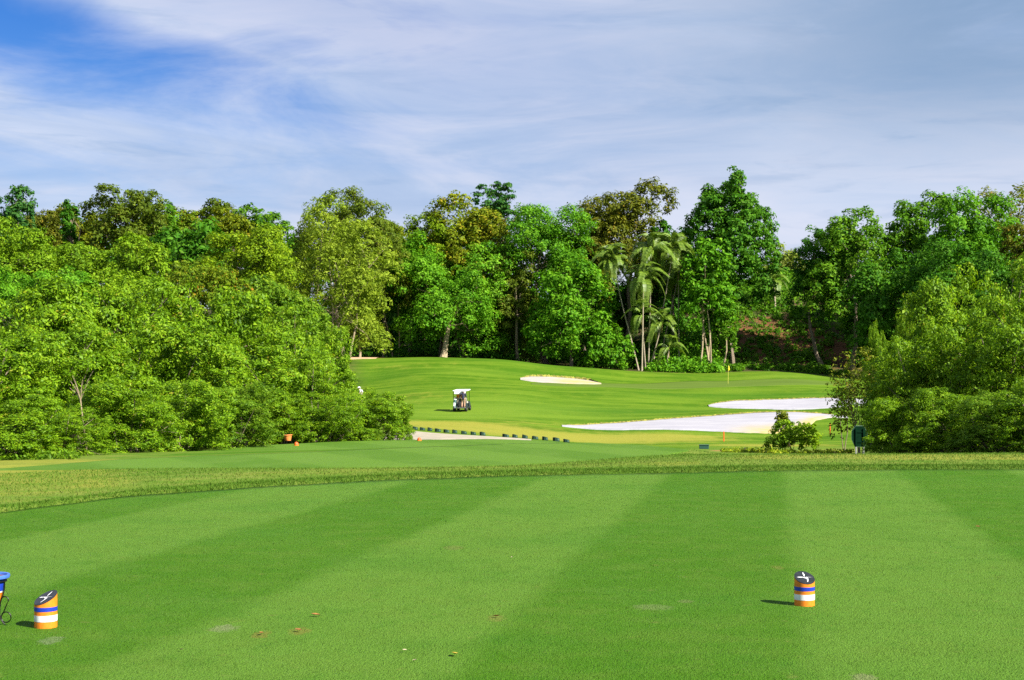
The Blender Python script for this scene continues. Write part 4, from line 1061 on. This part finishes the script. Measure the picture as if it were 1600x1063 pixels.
MB().lathe([(.109, .300), (.110, .312), (.06, .320), (.003, .322)], seg=36).build('soil', SOILM, pt, True)
tag(pt, 'blue-rimmed orange and blue flowerpot held in the iron stand', 'flowerpot')

# --- far tee: flowerpot on legs and two small orange markers
Y0 = 48.6; bx = X(450, Y0); z0 = h(bx, Y0) + .02
st = empty('plant_stand', (bx, Y0, z0)); st.rotation_euler = (0, 0, .4)
m = MB(); m.tube([(.105 * math.cos(2 * math.pi * i / 24), .105 * math.sin(2 * math.pi * i / 24), .105) for i in range(25)], .008, 6, False); m.build('hoop', IRON, st, True)
for k_ in range(3):
    a = k_ * 2 * math.pi / 3
    MB().tube([(.105 * math.cos(a), .105 * math.sin(a), .105), (.13 * math.cos(a), .13 * math.sin(a), .06), (.15 * math.cos(a), .15 * math.sin(a), 0)], .008, 6).build('leg', IRON, st, True)
tag(st, 'small dark three-legged stand under the orange flowerpot on the far tee', 'plant stand')
pt = empty('plant_pot', (bx, Y0, z0 + .10)); pt.rotation_euler = (0, R(-5), 0)
MB().lathe([(.095, .0), (.125, .10), (.140, .175)], seg=24).build('pot', TERRA, pt, True)
MB().lathe([(.150, .176), (.165, .186), (.165, .212), (.145, .214), (.130, .19)], seg=24, close=False).build('rim', TERRA, pt, True)
MB().lathe([(.138, .186), (.14, .196), (.01, .20)], seg=24).build('soil', SOILM, pt, True)
tag(pt, 'terracotta orange flowerpot tilted on a stand before the left thicket', 'flowerpot')
for px, Y, lab in ((463, 47.2, 'small orange dome tee marker beside the far flowerpot'), (655, 51.2, 'small orange dome tee marker near the tip of the left thicket')):
    x = X(px, Y); o = empty('dome_marker', (x, Y, h(x, Y) + .022))
    MB().lathe([(.075, 0), (.077, .03), (.066, .075), (.045, .105), (.018, .12), (.002, .123)], seg=20).build('dome', STAKE, o, True)
    MB().lathe([(.085, -.004), (.085, .006), (.078, .012)], seg=20).build('base', ORANGE, o, True)
    tag(o, lab, 'tee marker', 'orange dome markers on the far tee')

# --- green blocks along the cart path
def path_block():
    o = empty('path_marker', (0, 0, 0)); m = MB()
    m.prism([(-.14, 0), (.14, 0), (.14, .17), (-.10, .235), (-.14, .22)], -.13, .13); m.build('block', DKGREEN, o, bevel=.012)
    MB().box((0, 0, .012), (.32, .30, .024)).build('base', DKGREEN, o)
    MB().add([(.02, -.133, .06), (.115, -.133, .06), (.115, -.133, .15), (.02, -.133, .17), (.02, -.137, .06), (.115, -.137, .06), (.115, -.137, .15), (.02, -.137, .17)],
             [(4, 5, 6, 7), (0, 3, 2, 1), (0, 1, 5, 4), (1, 2, 6, 5), (2, 3, 7, 6), (3, 0, 4, 7)]).build('end_plate', EDGEG, o)
    return o
pb0 = path_block(); G_B = 'dark green marker blocks lining the cart path'
spots = [(648.5, 673), (660, 673.7), (671.5, 674.4), (684, 675.6), (697.5, 676.4), (710.5, 677), (725, 678), (739.5, 679.3), (754, 680.8),
         (790, 683.8), (804.5, 685.6), (820, 687.2), (836, 688.2), (851.5, 689.5), (869, 690.6), (885, 692)]
ordn = ['first', 'second', 'third', 'fourth', 'fifth', 'sixth', 'seventh', 'eighth', 'ninth']
for i, (px, py) in enumerate(spots):
    o = pb0 if i == 0 else copy_tree(pb0)
    Y = np.interp(px, [648, 754, 790, 885], [90.5, 85.0, 82.8, 79.5]); x = X(px, Y)
    z = h(x, Y); o.location = (x, Y, z - .01); o.rotation_euler = (.03 * math.sin(i * 3), .04 * math.sin(i * 7), R(20) + .16 * math.sin(i * 5)); k_ = 1 + .09 * math.sin(i * 2.3); o.scale = (k_, k_, 1 + .08 * math.sin(i * 4.1))
    lab = ('dark green path block, ' + ordn[i] + ' from the left beside the pale path') if i < 9 else ('dark green path block, ' + ordn[i - 9] + ' to the right of the wide gap in the row')
    if i == 0: lab = 'dark green path block nearest the left thicket'
    if i == 15: lab = 'dark green path block at the right end, almost hidden by the tee'
    tag(o, lab, 'path marker', G_B)

# --- sign seen from behind
Y0 = 47; bx = X(1343, Y0); z0 = h(bx, Y0) - .05
o = empty('sign_board', (bx, Y0, z0), R(8))
zt = zof(666, Y0) - z0; zb = zof(698, Y0) - z0; hw = .262
oct_ = [(-.15, zb), (.17, zb), (hw, zb + .16), (hw, zt - .20), (.14, zt), (-.13, zt), (-hw, zt - .16), (-hw, zb + .24)]
m = MB(); m.prism(oct_, .0, .03); m.build('panel', SIGNG, o)
m = MB(); n = len(oct_)
for i in range(n):
    (x0, zz0), (x1, zz1) = oct_[i], oct_[(i + 1) % n]; m.tube([(x0, .012, zz0), (x1, .012, zz1)], .013, 6)
m.build('frame', EDGEG, o)
for xx in (-.13, .13): MB().box((xx, -.022, (zt - .08) / 2), (.05, .04, zt - .08)).build('post', STEEL if False else SIGNG, o, bevel=.005)
for xx in (-.13, .13): MB().box((xx, -.022, (zb - .004) / 2), (.056, .046, zb - .01)).build('leg', STEEL, o)
for zz in (zb + .15, zt - .2): MB().box((0, -.012, zz), (.19, .022, .03)).build('rail', SIGNG, o)
tag(o, 'dark green sign board seen from behind, with cut corners and two legs', 'sign')

# --- stakes, box, flagstick
for px, yb, yt, Y, lab in ((1131, 690, 675, 0, 'orange stake by the low flowering ground cover'), (1297, 679, 663, 0, 'orange stake between the lone round bush and the green sign')):
    Y = hit(px, yb); x = X(px, Y); z0 = h(x, Y) - .05; o = empty('stake', (x, Y, z0))
    zt_ = min(max(zof(yt, Y) - z0, .35), 1.0)
    MB().box((0, 0, zt_ / 2), (.065, .065, zt_)).build('post', STAKE, o, bevel=.006)
    MB().box((0, 0, zt_ + .02), (.065, .065, .04), taper=.4).build('cap', STAKE, o)
    tag(o, lab, 'stake', 'orange marker stakes')
Y0 = 36; bx = X(1100, Y0); o = empty('valve_box', (bx, Y0, max(h(bx, Y0), zof(701, Y0)) - .01), R(-6))
MB().box((0, 0, .045), (.24, .18, .09)).build('box', TEALBOX, o, bevel=.008); MB().box((0, 0, .100), (.26, .20, .018)).build('lid', TEALBOX, o, bevel=.005)
tag(o, 'small teal utility box lying in the rough', 'box')
Y0 = 174; bx = X(1137.5, Y0); z0 = h(bx, Y0); o = empty('flagstick', (bx, Y0, z0))
zt_ = zof(571, Y0) - z0
MB().tube([(0, 0, 0), (.05, 0, zt_)], [.028, .022], 8).build('pole', plain('flagstick_paint', (.55, .52, .10), .5), o, True)
m = MB(); rows_ = []
for i in range(9):
    t_ = i / 8; rows_.append([(.05 + .10 * t_ * (1 + .2 * math.sin(5 * k_)) + .0, .05 * math.sin(4 * t_ + k_), zt_ - .02 - .62 * k_ / 6 - .18 * t_ * (1 - k_ / 6) + .02 * t_) for k_ in range(7)])
vs = [q for rw in rows_ for q in rw] ; vs += [(q[0], q[1] + .012, q[2]) for q in vs]
nq = 63; fs = []
for i in range(8):
    for k_ in range(6):
        a = i * 7 + k_; fs += [(a, a + 7, a + 8, a + 1), (nq + a, nq + a + 1, nq + a + 8, nq + a + 7)]
vs = [(q[0] * 1.5 - .02, q[1], q[2]) for q in vs]
m.add(vs, fs).build('flag', YELLOW, o, True)
tag(o, 'yellow flag hanging on a thin flagstick in the putting green', 'flagstick')

# --- people: skinned figures
def skin_obj(name, pts, edges, radii, mat, parent, root=0, sub=2):
    me = bpy.data.meshes.new(name); me.from_pydata([tuple(q) for q in pts], edges, []); me.update()
    o = bpy.data.objects.new(name, me); C.objects.link(o); o.parent = parent; me.materials.append(mat)
    sk = o.modifiers.new('skin', 'SKIN'); sk.use_smooth_shade = True
    lay = me.skin_vertices[0] if me.skin_vertices else None
    if lay is None:
        me.attributes  # layer is made by the operator only; fall back below
    for i, v in enumerate(me.skin_vertices[0].data): v.radius = (radii[i], radii[i]); v.use_root = (i == root)
    su = o.modifiers.new('sub', 'SUBSURF'); su.levels = sub; su.render_levels = sub
    return o

def tube_figure(name, chains, mat, parent):
    """one continuous surface: skeleton chains fused into a single mesh by a remesh"""
    m = MB()
    for pts, rad in chains:
        m.tube(pts, rad, 12)
        for q, r_ in ((pts[0], rad[0]), (pts[-1], rad[-1])): m.ball(q, r_, 12, 8)
        for q, r_ in zip(pts[1:-1], rad[1:-1]): m.ball(q, r_ * .99, 12, 8)
    o = m.build(name, mat, parent, True)
    rm = o.modifiers.new('remesh', 'REMESH'); rm.mode = 'VOXEL'; rm.voxel_size = .011; rm.use_smooth_shade = True
    sm_ = o.modifiers.new('smooth', 'SMOOTH'); sm_.factor = .5; sm_.iterations = 4
    return o

def person(loc, rz, label, J, shirt, trousers, head_kit):
    """J: joint positions in the person's own space (x right, y ahead, z up)"""
    o = empty('person', loc, rz); v = {k_: Vector(q) for k_, q in J.items()}
    up = (v['neck'] - v['pelvis']).normalized(); hd = v['head']
    ch = [([v['pelvis'], v['pelvis'].lerp(v['neck'], .5), v['neck'] - up * .06], [.125, .115, .10]), ([v['neck'] - up * .05, v['neck'] + up * .03, hd - Vector((0, 0, .07))], [.06, .052, .05])]
    ch.append(([hd + Vector((0, 0, -.075)), hd + Vector((0, .008, 0)), hd + Vector((0, 0, .055))], [.058, .082, .078]))
    ch.append(([hd + Vector((0, .085, -.005)), hd + Vector((0, .10, -.028))], [.010, .013]))
    for s_ in (-1, 1): ch.append(([hd + Vector((s_ * .083, 0, .012)), hd + Vector((s_ * .086, -.005, -.022))], [.012, .010]))
    for sd in 'lr':
        ch.append(([v['sh_' + sd], v['el_' + sd], v['wr_' + sd]], [.052, .040, .028]))
        ch.append(([v['neck'] - up * .06, v['sh_' + sd]], [.07, .056]))
        ch.append(([v['hip_' + sd], v['kn_' + sd], v['an_' + sd]], [.085, .058, .040]))
        ch.append(([v['pelvis'], v['hip_' + sd]], [.11, .088]))
        fw = Vector((0, 1, 0)); ch.append(([v['an_' + sd] + Vector((0, -.05, -.045)), v['an_' + sd] + Vector((0, .05, -.05)), v['an_' + sd] + Vector((0, .15, -.06))], [.036, .038, .028]))
        wr = v['wr_' + sd]; dr = (wr - v['el_' + sd]).normalized(); sx = dr.cross(Vector((0, 0, 1)));
        sx = sx.normalized() if sx.length > .1 else Vector((0, 1, 0))
        ch.append(([wr, wr + dr * .08], [.028, .036]))
        for k_ in range(4):
            q = wr + dr * .085 + sx * (k_ - 1.5) * .021; ln = (.062, .075, .070, .055)[k_]
            ch.append(([q, q + dr * ln * .6, q + dr * ln + Vector((0, 0, -.02))], [.011, .010, .009]))
        q = wr + dr * .03 + sx * .035; ch.append(([q, q + dr * .035 + sx * .022, q + dr * .065 + sx * .022], [.013, .012, .010]))
    tube_figure('body', ch, SKIN, o)
    cs = [([v['pelvis'] + up * .0, v['pelvis'].lerp(v['neck'], .5), v['neck'] - up * .055], [.150, .142, .122])]
    for sd in 'lr':
        cs.append(([v['neck'] - up * .065, v['sh_' + sd], v['sh_' + sd].lerp(v['el_' + sd], .85)], [.09, .078, .064]))
    tube_figure('shirt', cs, shirt, o)
    ct = []
    for sd in 'lr': ct += [([v['pelvis'] - up * .02, v['hip_' + sd], v['kn_' + sd], v['kn_' + sd].lerp(v['an_' + sd], .9)], [.132, .108, .080, .066])]
    tube_figure('trousers', ct, trousers, o)
    for sd in 'lr':
        a_ = v['an_' + sd]; MB().ball(a_ + Vector((0, .05, -.052)), (.05, .14, .042), 12, 8).build('shoe', BLKRUB, o, True)
        for s2 in (0,): pass
    for nm, mat, fn in head_kit:
        m = MB(); fn(m, hd); m.build(nm, mat, o, True)
    for s_ in (-1, 1): MB().ball(hd + Vector((s_ * .032, .078, .008)), (.013, .008, .009), 8, 6).build('eye', HAIR, o, True)
    MB().ball(hd + Vector((0, .078, -.05)), (.024, .008, .006), 8, 6).build('mouth', PINK, o, True)
    tag(o, label, 'person'); return o

def hair(m, hd): m.ball(hd + Vector((0, -.018, .035)), (.094, .098, .085), 14, 10)
def wide_hat(m, hd):
    m.lathe([(.19, .045), (.185, .055), (.105, .075), (.100, .13), (.06, .155), (.01, .16)], hd, 20, True)
def veil(m, hd):
    m.ball(hd + Vector((0, -.045, -.05)), (.125, .095, .15), 14, 10)

# --- the buggy on the fairway, seen from behind
CY = 123.0; cxp = X(722, CY); cz = h(cxp, CY)
cart = empty('golf_cart', (cxp, CY, cz + .0), R(-10))
slope_x = (h(cxp, CY + 1.2) - h(cxp, CY - 1.2)) / 2.4; cart.rotation_euler = (math.atan(slope_x), math.atan((h(cxp - .5, CY) - h(cxp + .5, CY))), R(-10))
m = MB(); m.prism([(-.55, .28), (.55, .28), (.58, .50), (.50, .72), (-.50, .72), (-.58, .50)], -1.0, -.25)
m.prism([(-.56, .26), (.56, .26), (.56, .34), (-.56, .34)], -.25, .62)
m.prism([(-.54, .26), (.54, .26), (.52, .62), (.40, .80), (-.40, .80), (-.52, .62)], .62, 1.15)
m.build('body', CARTBODY, cart, bevel=.03)
m = MB(); m.box((0, -.02, .74), (1.02, .52, .14)); m.build('seat', CREAM, cart, bevel=.04)
MB().box((0, -.30, .98), (1.02, .10, .36), Matrix.Rotation(R(8), 3, 'X')).build('backrest', CREAM, cart, bevel=.04)
m = MB(); m.box((0, -.05, 1.80), (1.20, 1.75, .07)); m.box((0, -.05, 1.745), (1.10, 1.6, .04)); m.build('roof', WCLOTH, cart, bevel=.05)
m = MB(); m.box((.03, -.90, 1.66), (1.0, .045, .24), Matrix.Rotation(R(-5), 3, 'X')); m.tube([(-.46, -.92, 1.55), (.50, -.92, 1.54)], .045, 8); m.build('rain_curtain', WCLOTH, cart, bevel=.02)
for sx_ in (-1, 1):
    MB().tube([(sx_ * .54, -.72, .70), (sx_ * .56, -.82, 1.2), (sx_ * .56, -.86, 1.74)], .022, 8).build('roof_post', IRON, cart, True)
    MB().tube([(sx_ * .50, .78, .76), (sx_ * .54, .62, 1.74)], .022, 8).build('roof_post', IRON, cart, True)
    for yy, rr in ((-.72, .25), (.82, .23)):
        w_ = empty('wheel', (sx_ * .50, yy, rr)); w_.parent = cart
        rot = Matrix.Rotation(R(90), 3, 'Y')
        MB().lathe([(rr * .55, -.10), (rr * .93, -.10), (rr, -.06), (rr, .06), (rr * .93, .10), (rr * .55, .10)], seg=24, close=False, rot=rot).build('tyre', BLKRUB, w_, True)
        MB().lathe([(.02, -.06), (rr * .56, -.07), (rr * .56, .07), (.02, .06)], seg=20, rot=rot).build('rim', STEEL, w_)
    MB().box((sx_ * .40, -1.012, .55), (.15, .02, .08)).build('tail_light', RED, cart)
MB().box((.05, -1.20, .36), (1.0, .36, .04)).build('rear_step', STEEL, cart, bevel=.01)
m = MB(); m.box((0, -1.06, .47), (1.0, .10, .06)); m.build('bumper', STEEL, cart, bevel=.02)
m = MB(); m.tube([(-.50, -.95, .72), (-.50, -1.02, 1.02), (.50, -1.02, 1.02), (.50, -.95, .72)], .02, 6); m.build('bag_rack', IRON, cart, True)
m = MB(); m.tube([(.27 + .16 * math.cos(2 * math.pi * i / 20), .50 - .05 * math.sin(2 * math.pi * i / 20), 1.02 + .14 * math.sin(2 * math.pi * i / 20)) for i in range(21)], .014, 6, False); m.tube([(.27, .50, 1.02), (.27, .68, .76)], .02, 6); m.build('steering_wheel', IRON, cart, True)
tag(cart, 'white-roofed golf cart driving away over the fairway, seen from behind', 'golf cart')
def cart_pt(q): return cart.matrix_basis @ Vector(q)
def golf_bag(q, mat, trim, label):
    o = empty('golf_bag', cart_pt(q), R(-10)); o.rotation_euler = (R(-8), R(3), R(-10))
    MB().lathe([(.125, 0), (.13, .05), (.118, .25), (.128, .62), (.135, .70), (.11, .71)], seg=18).build('bag', mat, o, True)
    MB().lathe([(.137, .68), (.14, .74), (.118, .75)], seg=18, close=False).build('collar', trim, o, True)
    MB().box((0, -.13, .26), (.17, .09, .32)).build('pocket', trim, o, bevel=.03)
    for i in range(7):
        a = i * .9; bx_, by_ = .07 * math.cos(a), .07 * math.sin(a); hh_ = .86 + .10 * math.sin(i * 2.1)
        c_ = MB().tube([(bx_, by_, .4), (bx_ * 1.2, by_ * 1.2, hh_)], .008, 5); c_.box((bx_ * 1.2 + .02, by_ * 1.2, hh_ + .01), (.09, .03, .045)); c_.build('club', STEEL if i % 2 else BLKRUB, o)
    tag(o, label, 'golf bag', 'golf bags on the cart'); return o
golf_bag((-.42, -1.17, .36), plain('bag_teal', (.05, .11, .11), .6, var=.3, scale=8), WHITE, 'greyish green golf bag strapped at the left rear of the cart')
golf_bag((.02, -1.17, .39), plain('bag_black', (.016, .016, .02), .6, var=.2), BLKRUB, 'black golf bag strapped at the middle rear of the cart')
MM = lambda **k: k
sit = dict(pelvis=(0, 0, 0), neck=(0, -.04, .50), head=(0, -.01, .66), sh_l=(-.19, -.03, .43), sh_r=(.19, -.03, .43), el_l=(-.25, .12, .22), el_r=(.25, .12, .22), wr_l=(-.14, .36, .24), wr_r=(.14, .36, .24),
           hip_l=(-.09, .03, -.02), hip_r=(.09, .03, -.02), kn_l=(-.12, .42, .02), kn_r=(.12, .42, .02), an_l=(-.12, .50, -.38), an_r=(.12, .50, -.38))
person(cart_pt((-.20, -.06, .94)), R(-10), 'person in an orange shirt sitting at the wheel of the golf cart', sit, OSHIRT, TAN, [('hair', HAIR, hair)])
stand = dict(pelvis=(0, 0, .88), neck=(0, .05, 1.36), head=(0, .09, 1.53), sh_l=(-.18, .05, 1.30), sh_r=(.18, .05, 1.30), el_l=(-.30, .14, 1.06), el_r=(.26, .10, 1.04), wr_l=(-.24, .34, 1.06), wr_r=(.20, .32, 1.10),
             hip_l=(-.09, 0, .86), hip_r=(.09, 0, .86), kn_l=(-.10, .10, .48), kn_r=(.11, .06, .48), an_l=(-.11, -.02, .10), an_r=(.12, -.02, .10))
st2 = {k_: (q[0], q[1], q[2] * .88) for k_, q in stand.items()}
person(cart_pt((.36, -1.20, .385)), R(2), 'person in a dark shirt, tan trousers and white hat standing on the cart step', st2, NAVY, TAN, [('hair', HAIR, hair), ('hat', WCLOTH, wide_hat)])
# golfer in white half hidden by the thicket
Y0 = 139; bx = X(564, Y0)
lean = dict(stand); lean.update(neck=(.04, .12, 1.34), head=(.10, .22, 1.47), sh_l=(-.15, .11, 1.27), sh_r=(.22, .11, 1.27), el_l=(-.30, .26, 1.06), el_r=(.40, .24, 1.12), wr_l=(-.12, .44, 1.0), wr_r=(.52, .40, 1.30))
person((bx, Y0, h(bx, Y0)), R(160), 'person in white with a white hat, half hidden behind the thicket', lean, WCLOTH, PINK, [('hair', HAIR, hair), ('hat', WCLOTH, wide_hat)])

# --- fallen leaves on the tee
DEAD = plain('dead_leaf', (.26, .12, .03), .8, var=.35, scale=40); YELL = plain('yellow_leaf', (.62, .45, .06), .7, var=.2, scale=40); DRYL = plain('dry_leaf', (.40, .34, .22), .8, var=.2, scale=40)
spots = [(493, 965, DEAD, .028, 'brown curled leaf lying on the dark stripe left of the middle'), (710, 1027, YELL, .034, 'yellow fallen leaf at the bottom edge of the light stripe'),
         (648, 1037, DRYL, .014, 'tiny pale leaf scrap just left of the yellow fallen leaf'), (466, 989, DEAD, .026, 'brown leaf lying on a worn spot left of the bottom middle'),
         (408, 994, DEAD, .024, 'dark brown leaf left of the other worn-spot leaf'), (776, 967, DEAD, .024, 'orange-brown leaf in the light stripe at the middle'),
         (1528, 826, DEAD, .030, 'orange-brown leaf far right on the tee'), (632, 1021, DRYL, .016, 'pale leaf scrap above left of the yellow leaf'), (283, 1020, DRYL, .016, 'pale leaf scrap at the lower left of the tee'), (800, 874, DRYL, .014, 'tiny pale leaf scrap in the light stripe further up the tee')]
for i, (px, py, mt, L, lab) in enumerate(spots):
    Y = EYE * FPX / (py - HY); x = X(px, Y); m = MB()
    vs = []; 
    for k_ in range(7):
        t_ = k_ / 6; wd = L * .5 * math.sin(math.pi * (t_ * .9 + .05)); zc = .006 + .35 * L * (t_ - .5) ** 2 * 2
        vs += [((t_ - .5) * 2 * L, -wd, zc + wd * .5), ((t_ - .5) * 2 * L, 0, zc), ((t_ - .5) * 2 * L, wd, zc + wd * .5)]
    vs += [(a, b_, c_ + .0015) for a, b_, c_ in vs]; fs = []
    for k_ in range(6):
        for j in (0, 1): a = k_ * 3 + j; fs += [(a, a + 1, a + 4, a + 3), (21 + a, 21 + a + 3, 21 + a + 4, 21 + a + 1)]
    o = m.add(vs, fs).build('fallen_leaf', mt, None, True); o.location = (x, Y, h(x, Y) + .012); o.rotation_euler = (.15, .1, i * 1.9)
    tag(o, lab, 'leaf', 'fallen leaves on the near tee')
